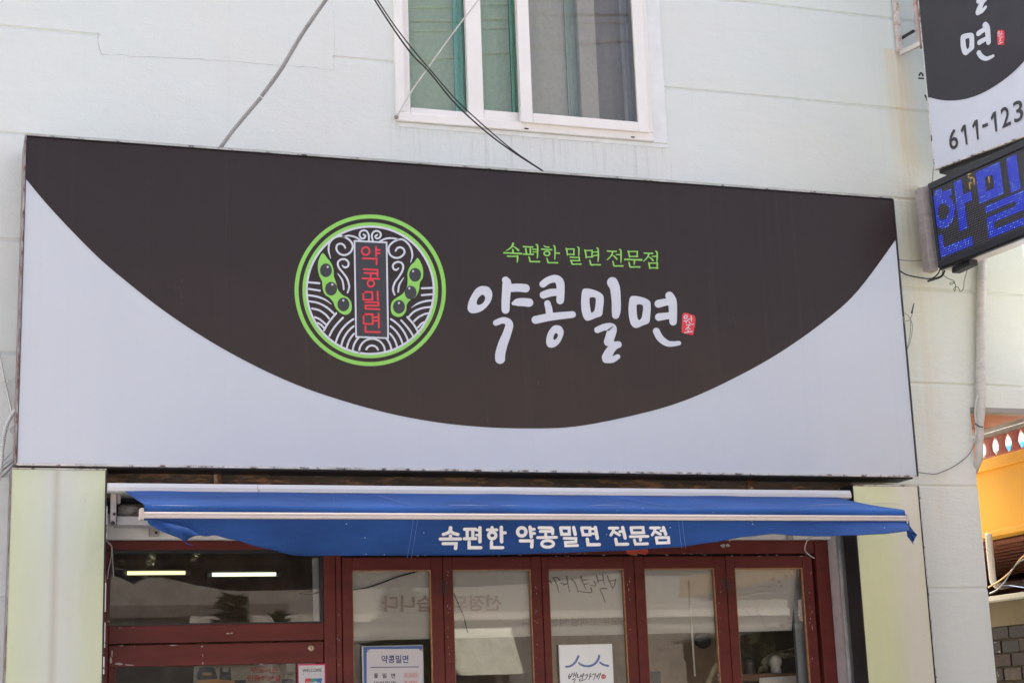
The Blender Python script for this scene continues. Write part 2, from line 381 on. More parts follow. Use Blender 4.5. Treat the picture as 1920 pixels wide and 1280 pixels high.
def copy_to(o, loc, parent=None, label=None):
    c = o.copy(); col.objects.link(c); c.location = Vector(loc) - (wloc(parent) if parent else Vector((0, 0, 0)))
    c.parent = parent
    if label: c['label'] = label
    return c
def smooth_path(pts, n=6, closed=False):
    """Catmull-Rom through points of any dimension"""
    out = []; N = len(pts)
    if N < 3 and not closed: return [tuple(p) for p in pts]
    rng = range(N) if closed else range(N - 1)
    for i in rng:
        if closed: p0, p1, p2, p3 = pts[(i - 1) % N], pts[i], pts[(i + 1) % N], pts[(i + 2) % N]
        else: p0, p1, p2, p3 = pts[max(i - 1, 0)], pts[i], pts[i + 1], pts[min(i + 2, N - 1)]
        for k in range(n):
            t = k / n; t2 = t * t; t3 = t2 * t
            out.append(tuple(0.5 * (2 * b + (c - a) * t + (2 * a - 5 * b + 4 * c - d) * t2 + (3 * b - a - 3 * c + d) * t3) for a, b, c, d in zip(p0, p1, p2, p3)))
    if not closed: out.append(tuple(pts[-1]))
    return out
def cable(px_pts, Y, r, name, mat, label, cat='cable', group=None, n=8, seg=8, parent=None):
    """px_pts: (px, py) or (px, py, Y) of a cable on or before the wall"""
    P = [PY(p[0], p[1], p[2] if len(p) > 2 else Y) for p in px_pts]
    P = [Vector(q) for q in smooth_path([tuple(p) for p in P], seg)]
    return build(MB().tube(P, r, n), name, mat, parent, True, label=label if not parent else None, cat=cat if not parent else None, group=group)

class Flat:
    """print on a plane: fn maps drawing coordinates to a point, off is the outward normal; every stroke sits a hair above the last"""
    def __init__(s, fn, off, lift=0.002, step=0.00025): s.fn = fn; s.off = off; s.mb = MB(); s.lift = lift; s.step = step; s.k = 0
    def _p(s, x, y): return s.fn(x, y) + s.off * (s.lift + s.step * s.k)
    def poly(s, outer, holes=(), smooth=5, mi=0):
        loops = [smooth_path(outer, smooth, True) if smooth else list(outer)] + [smooth_path(h, smooth, True) if smooth else list(h) for h in holes]
        l3 = [[Vector((p[0], p[1], 0)) for p in l] for l in loops]
        tri = tessellate_polygon(l3); flat = [p for l in loops for p in l]
        s.mb.add([s._p(p[0], p[1]) for p in flat], [tuple(t) for t in tri], mi); s.k += 1; return s
    def stroke(s, pts, w=None, seg=5, closed=False, mi=0, caps=True, keep=None, straight=False):
        pts = [(p[0], p[1], (p[2] if len(p) > 2 else w)) for p in pts]
        path = (pts if straight else smooth_path(pts, seg, closed))
        if closed: path = path + [path[0]]
        if keep: path = [p for p in path if keep(p[0], p[1])]
        if len(path) < 2: return s
        L = []; Rr = []
        N = len(path)
        for i, p in enumerate(path):
            if closed: a = path[(i - 1) % (N - 1)]; b = path[(i + 1) % (N - 1)]
            else: a = path[max(i - 1, 0)]; b = path[min(i + 1, N - 1)]
            dx, dy = b[0] - a[0], b[1] - a[1]
            if straight and (closed or 0 < i < N - 1):
                l1 = math.hypot(p[0] - a[0], p[1] - a[1]) or 1; l2 = math.hypot(b[0] - p[0], b[1] - p[1]) or 1
                dx = (p[0] - a[0]) / l1 + (b[0] - p[0]) / l2; dy = (p[1] - a[1]) / l1 + (b[1] - p[1]) / l2
            d = math.hypot(dx, dy) or 1
            nx, ny = -dy / d, dx / d; hw = p[2] / 2
            if straight and 0 < i < N - 1 or (straight and closed):
                u = (p[0] - a[0], p[1] - a[1]); ul = math.hypot(*u) or 1
                c = abs((u[0] * dx + u[1] * dy) / (ul * d)); hw = hw / max(c, 0.5)
            L.append(s._p(p[0] + nx * hw, p[1] + ny * hw)); Rr.append(s._p(p[0] - nx * hw, p[1] - ny * hw))
        s.mb.add(L + Rr, [(i, i + 1, N + i + 1, N + i) for i in range(N - 1)], mi)
        if caps and not closed:
            for e, q in ((path[0], path[1]), (path[-1], path[-2])):
                a0 = math.atan2(e[1] - q[1], e[0] - q[0]); s.k += 0
                ring = [s._p(e[0] + math.cos(a0 - math.pi / 2 + math.pi * j / 8) * e[2] / 2, e[1] + math.sin(a0 - math.pi / 2 + math.pi * j / 8) * e[2] / 2) for j in range(9)]
                s.mb.add(ring, [tuple(range(9))], mi)
        s.k += 1; return s
    def ring(s, cx, cy, r0, r1, n=72, mi=0, sx=1, sy=1):
        vs = []
        for k in range(n):
            a = 2 * math.pi * k / n; c, t = math.cos(a), math.sin(a)
            vs += [s._p(cx + c * r0 * sx, cy + t * r0 * sy), s._p(cx + c * r1 * sx, cy + t * r1 * sy)]
        s.mb.add(vs, [(2 * k, 2 * k + 1, (2 * k + 3) % (2 * n), (2 * k + 2) % (2 * n)) for k in range(n)], mi); s.k += 1; return s
    def disc(s, cx, cy, rx, ry, n=24, mi=0):
        s.mb.add([s._p(cx + math.cos(2 * math.pi * k / n) * rx, cy + math.sin(2 * math.pi * k / n) * ry) for k in range(n)], [tuple(range(n))], mi); s.k += 1; return s
    def done(s, name, mats, parent, label=None):
        return build(s.mb, name, mats, parent, label=label)

def glyphs(txt, bold=0.0):
    """outline mesh of a string in unit size: returns verts (x, y) and faces"""
    cu = bpy.data.curves.new('t', 'FONT'); cu.body = txt; cu.size = 1; cu.offset = bold; cu.resolution_u = 4; cu.fill_mode = 'FRONT'
    o = bpy.data.objects.new('t', cu); col.objects.link(o)
    dg = bpy.context.evaluated_depsgraph_get(); dg.update()
    me = bpy.data.meshes.new_from_object(o.evaluated_get(dg))
    vs = [(v.co.x, v.co.y) for v in me.vertices]; fs = [tuple(p.vertices) for p in me.polygons]
    bpy.data.objects.remove(o); bpy.data.curves.remove(cu); bpy.data.meshes.remove(me)
    return vs, fs
def text_at(txt, fn, off, x0, x1, yt, yb, name, mat, parent, bold=0.0, lift=0.003, mirror=False, slope=0.0, label=None, split=False):
    """text fitted to a box in drawing coordinates (y grows downwards); slope shears it to follow a sloping base line"""
    vs, fs = glyphs(txt, bold)
    ax, bx = min(v[0] for v in vs), max(v[0] for v in vs); ay, by = min(v[1] for v in vs), max(v[1] for v in vs)
    out = []
    for x, y in vs:
        u = (x - ax) / (bx - ax)
        if mirror: u = 1 - u
        X = x0 + u * (x1 - x0); Yp = yb - (y - ay) / (by - ay) * (yb - yt) + slope * (X - x0)
        out.append(fn(X, Yp) + off * lift)
    return build(MB().add(out, fs), name, mat, parent, label=label)

OUT = Vector((0, -1, 0))
def plane(Y): return lambda x, y: PY(x, y, Y)
def zoomed(ox, oy, s, Y): return lambda x, y: PY(ox + x / s, oy + y / s, Y)
def Xat(px, py, Y): return PY(px, py, Y).x
def Zat(px, py, Y): return PY(px, py, Y).z

# =================================================================== SETTING
g = build(MB().box(-400, 400, -400, 400, -0.3, 0.0), 'ground', simple('ground_soil', (0.22, 0.215, 0.20), 0.9, 0.2, 0.5), kind='structure')
build(MB().box(-60, 60, -13.4, -3.2, 0.0, 0.02), 'road', asphalt, kind='structure')
build(MB().box(-60, 60, -3.2, 6, 0.0, 0.14), 'pavement', pave_m, kind='structure')
mb = MB()
for i in range(60): mb.box(-60 + 2 * i, -60 + 2 * i + 1.98, -3.38, -3.205, 0.0, 0.15)
build(mb, 'kerb', concrete, kind='structure', bevel=0.01)
build(MB().box(-60, 60, -16, -13.4, 0.0, 0.14), 'far_pavement', pave_m, kind='structure')
mb = MB()
for i in range(20): mb.box(-58 + 6 * i, -55 + 6 * i, -8.36, -8.24, 0.024, 0.026)
build(mb, 'road_marking', simple('road_paint', (0.75, 0.75, 0.72), 0.7, 0.1), kind='structure')

# =================================================================== SHOP BUILDING
B = empty('shop_building', (2.9, 3, 0), 'white painted two storey building with the long sign board and a maroon shopfront', 'building')
GRV = [2.307, 2.942, 3.597, 4.22, 4.82, 5.44, 6.08, 6.72]
XO = 6.66; XR = 6.13          # free edge of the pier
ZS = Zat(1880, 765, 0.0)   # underside of the storey that oversails the alley
WX0, WX1 = Xat(741, 232, 0), Xat(1223, 269, 0); WZ0 = 5.065; WZ1 = 6.55
SX0, SX1 = 0.70, 5.20     # shopfront opening
zs = [0.14]
for z in GRV: zs += [z - 0.019, z - 0.004, z + 0.004, z + 0.010]
zs += [WZ0, WZ1, 2.93, ZS, 6.95, 5.30]
zs = sorted(set(round(z, 4) for z in zs))
PX0, PX1 = Xat(185, 68, 0), Xat(626, 105, 0)    # re-plastered patch with no joint
xs = sorted([-4.0, SX0, SX1, WX0 + 0.03, WX1 - 0.03, XR, PX0, PX0 + 0.01, PX1 - 0.01, PX1, XO] + [0.2, 4.3])
def in_groove(z): return any(abs(z - g_) < 0.0045 for g_ in GRV)
mb = MB(); idx = {}
def wv(x, z):
    k = (x, z)
    if k not in idx:
        y = 0.009 if in_groove(z) else 0.0
        if in_groove(z) and abs(z - 5.44) < 0.01 and PX0 + 0.005 < x < PX1 - 0.005: y = 0.0
        idx[k] = len(mb.v); mb.v.append(Vector((x, y, z)))
    return idx[k]
for i in range(len(xs) - 1):
    for j in range(len(zs) - 1):
        a, b_, c_, d_ = xs[i], xs[i + 1], zs[j], zs[j + 1]; mx, mz = (a + b_) / 2, (c_ + d_) / 2
        if SX0 < mx < SX1 and mz < 2.93: continue
        if WX0 + 0.03 < mx < WX1 - 0.03 and WZ0 < mz < WZ1: continue
        if mx > XR and mz < ZS: continue
        mb.f.append([wv(a, c_), wv(b_, c_), wv(b_, d_), wv(a, d_)]); mb.m.append(0)
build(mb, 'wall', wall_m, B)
# cracks and patch edges: thin plaster ridges
fl = Flat(plane(0), OUT, 0.0015)
pl = []
random.seed(3)
for i in range(40):
    t = i / 39; pl.append((190 + t * 436, 103 + t * 29 + random.uniform(-1.6, 1.6) - 4 * math.sin(t * 3), random.uniform(0.5, 1.5)))
fl.stroke(pl, seg=2)
fl.stroke([(183, 62, 1), (184, 80, 1.2), (188, 96, 1.6), (193, 105, 1.2)], seg=2); fl.stroke([(625, 20, .4), (627, 70, 0.4), (626, 130, .8)], seg=2)
fl.done('plaster_crack', simple('crack_line', (0.52, 0.52, 0.50), 0.8), B)
# body of the building behind the front sheet
mb = MB()
mb.box(-4, SX0, 0.012, 0.25, 0.14, 2.93); mb.box(SX1, XR - 0.001, 0.012, 0.25, 0.14, ZS)
mb.box(-4, XR - .002, 0.25, 0.4, 2.96, ZS); mb.box(-4, XO, 0.25, 0.4, ZS + .055, WZ0 - 0.02)
mb.box(-4, WX0, 0.25, 0.4, WZ0 - 0.018, WZ1 + 0.02); mb.box(WX1, XO, 0.25, 0.4, WZ0 - 0.018, WZ1 + 0.02); mb.box(-4, XO, 0.25, 0.4, WZ1 + 0.022, 6.95)
mb.box(-4.0, -3.8, 0.41, 5, 0.14, 2.98); mb.box(-4.0, -3.8, 0.41, 2.6, 3.12, 6.95); mb.box(XR - 0.2, XR - 0.002, 0.26, 5, 0.14, 2.98); mb.box(XR - 0.2, XR - 0.002, 0.41, 2.4, 3.12, 6.95)
mb.box(-4, XR - .002, 2.401, 2.6, 3.12, 6.95); mb.box(-4, XR - .002, 5.001, 5.2, .14, 3.1); mb.box(XR, XO, .85, 1.0, ZS + .055, 6.95)  # unseen upper storey made low and shallow to let light into the alley
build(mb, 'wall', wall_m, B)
build(MB().box(-4.2, XR + .1, 0.0, 2.8, 6.96, 7.1), 'roof', roof_m, B); build(MB().box(XR + .101, XO + .05, 0.0, 1.1, 6.96, 7.1), 'roof', roof_m, B)
# oversailing storey: edge beam and boarded soffit
build(MB().box(XR + 0.002, XO, 0.002, 0.10, ZS - 0.028, ZS - 0.001), 'soffit_edge', concrete, B)
fb = None
for i in range(5):
    y0 = 0.12 + i * 0.16
    if fb is None:
        fb = build(MB().box(XR + 0.004, XO, y0, y0 + 0.152, ZS - 0.022, ZS - 0.004), 'soffit_board', simple('orange_timber_board', (0.42, 0.13, 0.045), 0.5, 0.3, 3, (1, 8, 1)), B)
        b0 = wloc(fb)
    else: copy_to(fb, b0 + Vector((0, i * 0.16, random.uniform(-.002, .002))), B)
build(MB().box(XR + 0.004, XO, 0.12, 1.0, ZS - 0.002, ZS + 0.05), 'soffit_backing', dark_soffit, B)
# floor slab and interior shell of the shop
room = MB()
room.box(-4, XR - 0.002, 0.42, 5.2, 2.985, 3.115); room.box(SX0 - 0.2, SX0 - 0.02, 0.26, 4.2, 0.14, 2.975); room.box(SX1 + 0.0, SX1 + 0.2, 0.26, 4.2, 0.14, 2.975)
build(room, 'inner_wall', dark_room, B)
build(MB().box(SX0, SX1, 4.2, 4.3, 0.14, 2.975), 'back_wall', plaster, B)
build(MB().box(-3.8, 5.9, 0.25, 5.0, 0.142, 0.16), 'floor_slab', concrete, B)

# ---------------------------------------------------------------- upper window
W = empty('window', ((WX0 + WX1) / 2, 0.0, WZ0), parent=B)
def pbox(name, x0, x1, z0, z1, y0, y1, mat, parent, bevel=0.004, **k): return build(MB().box(x0, x1, y0, y1, z0, z1), name, mat, parent, bevel=bevel, **k)
FT = 0.055
zb = Zat(980, 251, -0.02)   # underside of the frame
mb = MB()
mb.box(WX0, WX1, -0.03, 0.10, WZ0, WZ0 + FT); mb.box(WX0, WX1, -0.03, 0.10, WZ1 - FT, WZ1)
mb.box(WX0, WX0 + FT, -0.03, 0.10, WZ0 + FT + .0005, WZ1 - FT - .0005); mb.box(WX1 - FT, WX1, -0.03, 0.10, WZ0 + FT + .0005, WZ1 - FT - .0005)
build(mb, 'frame', pvc, W, bevel=0.005)
mb = MB(); mb.box(WX0 + 0.02, WX1 + 0.11, -0.006, 0.0, WZ0 - 0.03, WZ0 - 0.002); mb.box(WX1 + 0.002, WX1 + 0.10, -0.012, 0.0, WZ0 - 0.002, WZ1)
build(mb, 'plaster_surround', simple('smoothed_white_filler', (0.75, 0.77, 0.75), 0.7, 0.06, 8), W, bevel=0.004)
def sash(x0, x1, z0, z1, yf, st, br, mat, gmat, name='sash'):
    """x0..x1 outer edges; st stile width, br bottom rail"""
    mb = MB(); mb.box(x0, x0 + st, yf, yf + 0.04, z0, z1); mb.box(x1 - st, x1, yf, yf + 0.04, z0, z1)
    mb.box(x0 + st + .0005, x1 - st - .0005, yf, yf + 0.04, z0, z0 + br); mb.box(x0 + st + .0005, x1 - st - .0005, yf, yf + 0.04, z1 - st, z1)
    s_ = build(mb, name, mat, W, bevel=0.004)
    p = build(MB().box(x0 + st - 0.003, x1 - st + 0.003, yf + 0.018, yf + 0.023, z0 + br - 0.003, z1 - st + 0.003), 'pane', gmat, s_)
    return s_
zin = WZ0 + FT
xa = Xat(769, 205, 0.03)
def X3(px, Y): return Xat(px, 200, Y)
# left inner sash, middle inner sash, and the outer sliding sash on the right
sash(WX0 + FT + 0.003, X3(905, 0.04), zin + 0.004, WZ1 - FT - 0.004, 0.035, X3(769, .035) - WX0 - FT, 0.055, pvc, upper_glass)
sash(X3(876, 0.03) - 0.0, X3(1000, 0.03), zin + 0.006, WZ1 - FT - 0.006, 0.028 - 0.022, X3(907, .01) - X3(878, .01), 0.065, pvc, upper_glass)
sash(X3(974, -0.03), X3(1213, -0.03) - 0.0, WZ0 + 0.045, WZ1 - FT - 0.002, -0.055, X3(999, -.04) - X3(977, -.04), 0.062, pvc, screen_glass, 'sliding_sash')
# inner sash stile seen through the grey screen
mb = MB(); mb.box(X3(1090, .03), X3(1123, .03), 0.025, 0.06, zin, WZ1 - FT)
build(mb, 'inner_stile', simple('cream_inner_stile', (.88, .83, .79), .45, .04, 4, bmp=0), W, bevel=0.004)
for px in (1040, 1230):
    pass
for a, b_ in (((983, 240), (991, 243)), ((1183, 255), (1190, 259))):
    p, q = PY(a[0], a[1], -0.031), PY(b_[0], b_[1], -0.031)
    build(MB().box(p.x, q.x, -0.0335, -0.0305, min(p.z, q.z) + 0.001, min(p.z, q.z) + 0.008), 'drain_slot', gap_black, W)
# curtains behind the panes
def curtain(x0, x1, y, z0, z1, amp, freq, mat, parent, name='curtain'):
    mb = MB(); n = 60
    vs = []
    for i in range(n + 1):
        x = x0 + (x1 - x0) * i / n; yy = y + amp * math.sin(i * freq) + amp * .5 * math.sin(i * freq * 2.3 + 1)
        vs += [(x, yy, z0), (x, yy, z1)]
    mb.add(vs, [(2 * i, 2 * i + 2, 2 * i + 3, 2 * i + 1) for i in range(n)])
    return build(mb, name, mat, parent, True)
sage = simple('sage_green_blind', (0.70, 0.74, 0.62), 0.8, 0.06, 1.5, bmp=0)
teal = simple('teal_sheer_curtain', (0.42, 0.84, 0.77), 0.8, 0.08, 3, bmp=0)
warmg = simple('warm_grey_blind', (0.80, 0.80, 0.75), 0.8, 0.04, 2, bmp=0)
greyc = simple('grey_brown_curtain', (0.47, 0.435, 0.425), 0.8, 0.05, 1.5, bmp=0)
cgr = simple('pale_teal_curtain_edge', (0.72, 0.86, 0.79), 0.8, 0.06, 3, bmp=0)
lil = simple('pale_grey_curtain_edge', (0.72, 0.72, 0.76), 0.8, 0.06, 3, bmp=0)
Zc0, Zc1 = WZ0 + 0.02, WZ1 - 0.02
curtain(WX0 + 0.01, X3(854, .14), 0.15, Zc0, Zc1, 0.002, 0.2, sage, W, 'blind')
curtain(X3(853, .14), X3(900, .14), 0.13, Zc0, Zc1, 0.005, 0.5, teal, W)
curtain(X3(900, .14), X3(960, .14), 0.15, Zc0, Zc1, 0.002, 0.2, sage, W, 'blind')
curtain(X3(960, .13), X3(990, .13), 0.12, Zc0, Zc1, 0.005, 0.5, teal, W)
curtain(X3(990, .14), X3(1066, .14), 0.15, Zc0, Zc1, 0.002, 0.2, warmg, W, 'blind')
curtain(X3(1066, .13), X3(1095, .13), 0.13, Zc0, Zc1, 0.006, 0.5, cgr, W)
curtain(X3(1095, .16), X3(1175, .16), 0.17, Zc0, Zc1, 0.003, 0.3, greyc, W)
curtain(X3(1172, .13), WX1 + 0.02, 0.14, Zc0, Zc1, 0.008, 0.5, lil, W)
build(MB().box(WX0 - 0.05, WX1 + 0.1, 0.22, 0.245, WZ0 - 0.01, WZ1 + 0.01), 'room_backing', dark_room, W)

# =================================================================== SHOPFRONT (maroon joinery), parts of the building
FY = 0.03        # face of the joinery
def fr(name, px0, px1, py0, py1, parent=None, y0=FY, y1=FY + 0.06, mat=None, ref=None, bevel=0.003, **k):
    """a member whose edges are read on its own front plane"""
    a = PY(px0, py0, y0); b_ = PY(px1, py1, y0)
    return build(MB().box(a.x, b_.x, y0, y1, b_.z, a.z), name, mat or red_wood, parent or B, bevel=bevel, **k)
zhead = Zat(400, 1010, FY); zh2 = Zat(400, 1031, FY)
xL = Xat(205, 1100, FY); xR = Xat(1556, 1100, FY)
ztop = 2.605
zdoor = Zat(900, 1043, FY)
# header, left jamb, post, right jamb
zhb = Zat(400, 1030, FY)
xm0, xm1 = Xat(607, 1120, FY), Xat(641, 1120, FY)
pbox('head_rail', xL - 0.045, xm1, zhb, ztop, FY, FY + .07, red_wood, B)
pbox('head_rail', xm1 + 0.001, Xat(1527, 1041, FY), zdoor + 0.012, ztop, FY - 0.005, FY + .07, red_wood, B)
pbox('jamb', xL - 0.045, xL, 0.14, zhb - 0.001, FY, FY + .07, red_wood, B)
pbox('post', xm0, Xat(629, 1120, FY), 0.14, zhb - 0.001, FY - .004, FY + .07, red_wood, B)
pbox('post', Xat(630, 1120, FY), xm1 - 0.001, 0.14, zhb - 0.001, FY, FY + .07, red_wood, B)
pbox('jamb', Xat(1527, 1041, FY) + 0.002, Xat(1550, 1020, FY), 0.14, ztop, FY - 0.012, FY + .07, red_wood, B)
pbox('door_gap_lining', xm1, Xat(1527, 1041, FY), zdoor, zdoor + 0.0115, FY + 0.03, FY + .06, gap_black, B)
# transom light on the left with its dark inner edge
zt1, zt0 = zhb, Zat(400, 1170, FY)
TW = empty('transom_window', ((xL + xm0) / 2, FY, zt0), parent=B)
mb = MB(); e = 0.016
mb.box(xL, xm0, FY + .012, FY + .04, zt0, zt0 + 0.009); mb.box(xL, xm0, FY + .012, FY + .04, zt1 - e, zt1); mb.box(xL, xL + 0.006, FY + .012, FY + .04, zt0 + .009, zt1 - e); mb.box(xm0 - e, xm0, FY + .012, FY + .04, zt0 + .009, zt1 - e)
build(mb, 'frame', black_metal, TW)
build(MB().box(xL + .006, xm0 - e, FY + .022, FY + .027, zt0 + .009, zt1 - e), 'pane', shop_glass, TW)
zr1 = Zat(400, 1203, FY)
pbox('transom_rail', xL + .001, xm0 - .001, zr1, zt0, FY + .002, FY + .06, red_wood, B)
# left door under it: top rail with a lock, glass below
D0 = empty('door', ((xL + xm0) / 2, FY, 0.14), parent=B)
zd1 = zr1 - 0.008; zd2 = Zat(400, 1246, FY)
mb = MB(); mb.box(xL + .002, xm0 - .004, FY, FY + .045, zd2, zd1); mb.box(xL + .002, xL + .04, FY, FY + .045, 0.2, zd2 - .0005); mb.box(xm0 - .045, xm0 - .004, FY, FY + .045, 0.2, zd2 - .0005); mb.box(xL + .0405, xm0 - .0455, FY, FY + .045, 0.2, 0.45)
build(mb, 'door_frame', red_wood, D0, bevel=0.004)
build(MB().box(xL + .04, xm0 - .045, FY + .02, FY + .025, .45, zd2), 'pane', shop_glass, D0)
lk = PY(583, 1214, FY)
mb = MB(); mb.lathe((lk.x, FY, lk.z), [(0.019, 0), (0.019, .006), (.015, .010), (.009, .011)], 20, axis='y')
lock = build(mb, 'lock', simple('worn_brass', (0.42, 0.33, 0.22), 0.4, 0.3, 20, metal=0.7, bmp=0), D0, True)
build(MB().lathe((lk.x, FY - .0112, lk.z), [(0.004, 0), (0.004, .0005)], 8, axis='y'), 'keyhole', gap_black, lock)
# paint chips on the joinery (flat flakes of bare primer)
random.seed(11)
fl = Flat(plane(FY), OUT, 0.0012)
def chip(x, y, w, h):
    n = 9; fl.poly([(x + math.cos(2 * math.pi * k / n) * w / 2 * random.uniform(.45, 1.1), y + math.sin(2 * math.pi * k / n) * h / 2 * random.uniform(.4, 1.1)) for k in range(n)], smooth=0)
for c_ in [(225, 1176, 7, 2), (250, 1175, 4, 2), (427, 1187, 6, 4), (434, 1186, 6, 4), (228, 1210, 8, 3), (252, 1211, 4, 2), (325, 1209, 20, 2), (379, 1211, 5, 4), (380, 1243, 3, 7), (210, 1225, 3, 14), (208, 1237, 5, 14), (222, 1244, 22, 5), (243, 1246, 22, 3), (204, 1164, 6, 4), (380, 1228, 1, 12), (490, 1244, 9, 1.5)]:
    chip(*c_)
for i in range(60):
    side = random.choice([(840, 1060, 1270), (997 + 7, 1100, 1275), (1178, 1080, 1270), (1347, 1100, 1275), (1519, 1060, 1275), (632, 1060, 1270)])
    chip(side[0] + random.uniform(-3, 3), random.uniform(side[1], side[2]), random.uniform(.8, 1.8), random.uniform(1.5, 7))
for i in range(40): chip(random.uniform(640, 1520), 1040 + random.uniform(-3, 3), random.uniform(2, 9), random.uniform(.8, 2))
chip(1352, 1023, 12, 8); chip(1360, 1023, 10, 7); chip(1364, 1015, 3, 4); chip(1578 - 8, 1210, 5, 4); chip(1570, 1222, 3, 3)
for i in range(10): chip(random.uniform(420, 520), 1012 + random.uniform(-1, 3), random.uniform(4, 16), random.uniform(1, 3))
fl.done('paint_chips', simple('flaked_primer', (0.45, 0.42, 0.40), 0.8), B)['kind'] = 'stuff'

# five folding leaves: outer edges and glass edges read on the picture at the row y=1100
leaf = [(642, 830.6, 661, 809), (831.6, 1016, 849.5, 997), (1017, 1190.5, 1030, 1172), (1191.5, 1362.5, 1210, 1342), (1363.5, 1526, 1380, 1508)]
def Xr(px): return Xat(px, 1100, FY)
zg = Zat(900, 1067, FY)
for k, (a, b_, c_, d_) in enumerate(leaf):
    x0, x1, g0, g1 = Xr(a), Xr(b_), Xr(c_), Xr(d_)
    L = empty('folding_door', ((x0 + x1) / 2, FY, 0.14), parent=B)
    mb = MB(); mb.box(x0, g0, FY, FY + .045, .2, zdoor - .001); mb.box(g1, x1, FY, FY + .045, .2, zdoor - .001)
    mb.box(g0 + .0005, g1 - .0005, FY, FY + .045, zg, zdoor - .001); mb.box(g0 + .0005, g1 - .0005, FY, FY + .045, .2, .55)
    build(mb, 'leaf_frame', red_wood, L, bevel=0.004)
    bw = 0.007
    mb = MB(); mb.box(g0 + .0006, g1 - .0006, FY + .006, FY + .03, zg - bw, zg - .0005); mb.box(g1 - bw, g1 - .0006, FY + .006, FY + .03, .55, zg - bw - .0005); mb.box(g0 + .0006, g0 + bw * .6, FY + .006, FY + .03, .55, zg - bw - .0005)
    build(mb, 'glazing_bead', bead_m, L)
    build(MB().box(g0 + .002, g1 - .002, FY + .018, FY + .023, .55, zg - .002), 'pane', shop_glass, L)
    if k in (1, 4):
        hx = x0; hz = Zat(830, 1100, FY)
        mb = MB()
        for j, (dz, w_) in enumerate(((.03, .036), (.018, .026), (.006, .04), (-.006, .04), (-.018, .026), (-.03, .036))):
            mb.box(hx - w_, hx + w_, FY - .004, FY + .001, hz + dz - .003, hz + dz + .003)
        mb.tube([(hx, FY - .004, hz - .038), (hx, FY - .004, hz + .038)], .006, 8)
        build(mb, 'hinge', simple('dark_iron_hinge_%d' % k, (0.045, 0.014, 0.012), 0.45, 0.3, 20), L)

# lintel, side reveal and recess above
pbox('lintel', SX0, Xat(1565, 1010, -.02), ztop + .002, 2.745, -0.02, 0.09, lintel_m, B)
pbox('reveal', Xat(1550, 1020, FY) + .003, Xat(1610, 1100, -.1), .14, 2.66, -.085, FY + .06, grey_jamb, B)
mb = MB(); xj = Xat(1579, 1100, -.10)
mb.tube([(xj, -.105, .14), (xj, -.105, 2.0), (xj - .003, -.105, 2.3), (xj - .001, -.105, 2.63)], .015, 10)
build(mb, 'reveal_pipe', simple('grimy_grey_pipe', (0.34, 0.34, 0.33), 0.7, 0.25, 10), B, True)
pbox('recess_panel', SX0 - .0, SX1, 2.75, 2.93, 0.02, 0.09, dark_steel, B)
build(MB().box(SX0 + .04, SX1 - .03, -.09, -.003, 2.945, 3.3), 'recess_beam', simple('grey_teal_steel_beam', (.10, .125, .12), .6, .3, 5, (1, 1, 3)), B)
build(MB().box(SX0 + .04, SX1 - .03, -.10, -.003, 2.885, 2.944), 'angle_iron', simple('flaking_brown_steel', (.075, .062, .05), .8, .5, 5, (1, 1, 5), dirt=(.30, .17, .085), dirt_amt=(.52, .62), dscale=6), B)
for px in (405, 1398):
    xx = Xat(px, 890, -.06); build(MB().box(xx - .02, xx + .02, -.12, -.101, 2.89, 3.02), 'iron_stub', rust, B)

# pillar claddings
cl1 = cladding('left_cladding_sheet', 0.505, 0.47, (0.60, 0.655, 0.42), (0.61, 0.645, 0.56), 0.492)
cl2 = cladding('right_cladding_sheet', 5.44, 0.42, (0.66, 0.69, 0.41), (0.69, 0.665, 0.54), None)
CY = -0.285
def pillar(xa, xb, zt, mat, nm, lab):
    T = empty(nm, ((xa + xb) / 2, -.14, .14), lab, 'cladding')
    build(MB().box(xa + .004, xb - .004, CY, CY + .012, .14, zt), 'face_sheet', mat, T, bevel=0.003)
    build(MB().box(xa, xa + .004, CY - .002, -.137 if xa > 3 else -.002, .14, zt + .006), 'side_sheet', black_metal if xa > 3 else edge_metal, T)
    build(MB().box(xb - .004, xb, CY - .002, -.002, .14, zt + .006), 'side_sheet', black_metal, T)
    build(MB().box(xa + .004, xb - .004, CY - .003, -.002, zt + .001, zt + .007), 'top_trim', chip_edge, T)
    build(MB().box(xb - .009, xb - .001, CY - .0022, CY - .0002, .14, zt), 'corner_line', black_metal, T)
    # loose silver edging on the inner edge
    random.seed(int(xa * 10)); mb = MB(); z = .3
    while z < zt - .02:
        h = random.uniform(.05, .2); mb.box(xb - .003 + random.uniform(0, .004), xb + .003 + random.uniform(0, .003), CY - .004, CY + .004, z, min(z + h, zt)); z += h + random.uniform(.02, .2)
    build(mb, 'edge_strip', chip_edge, T, kind='stuff')
    return T
pillar(0.268, 0.742, 2.932, cl1, 'pillar_cladding', 'tall yellowed sheet cladding with a brown run down its middle, left of the shopfront')
pillar(Xat(1597, 900, CY), Xat(1721, 899, CY), 2.895, cl2, 'pillar_cladding', 'tall yellowed sheet cladding beside the black strip, right of the folding doors')
build(MB().box(Xat(1597, 900, CY) - .003, Xat(1597, 900, CY) + .0, CY + .001, -.135, .14, 2.8), 'black_side_board', black_metal, B)

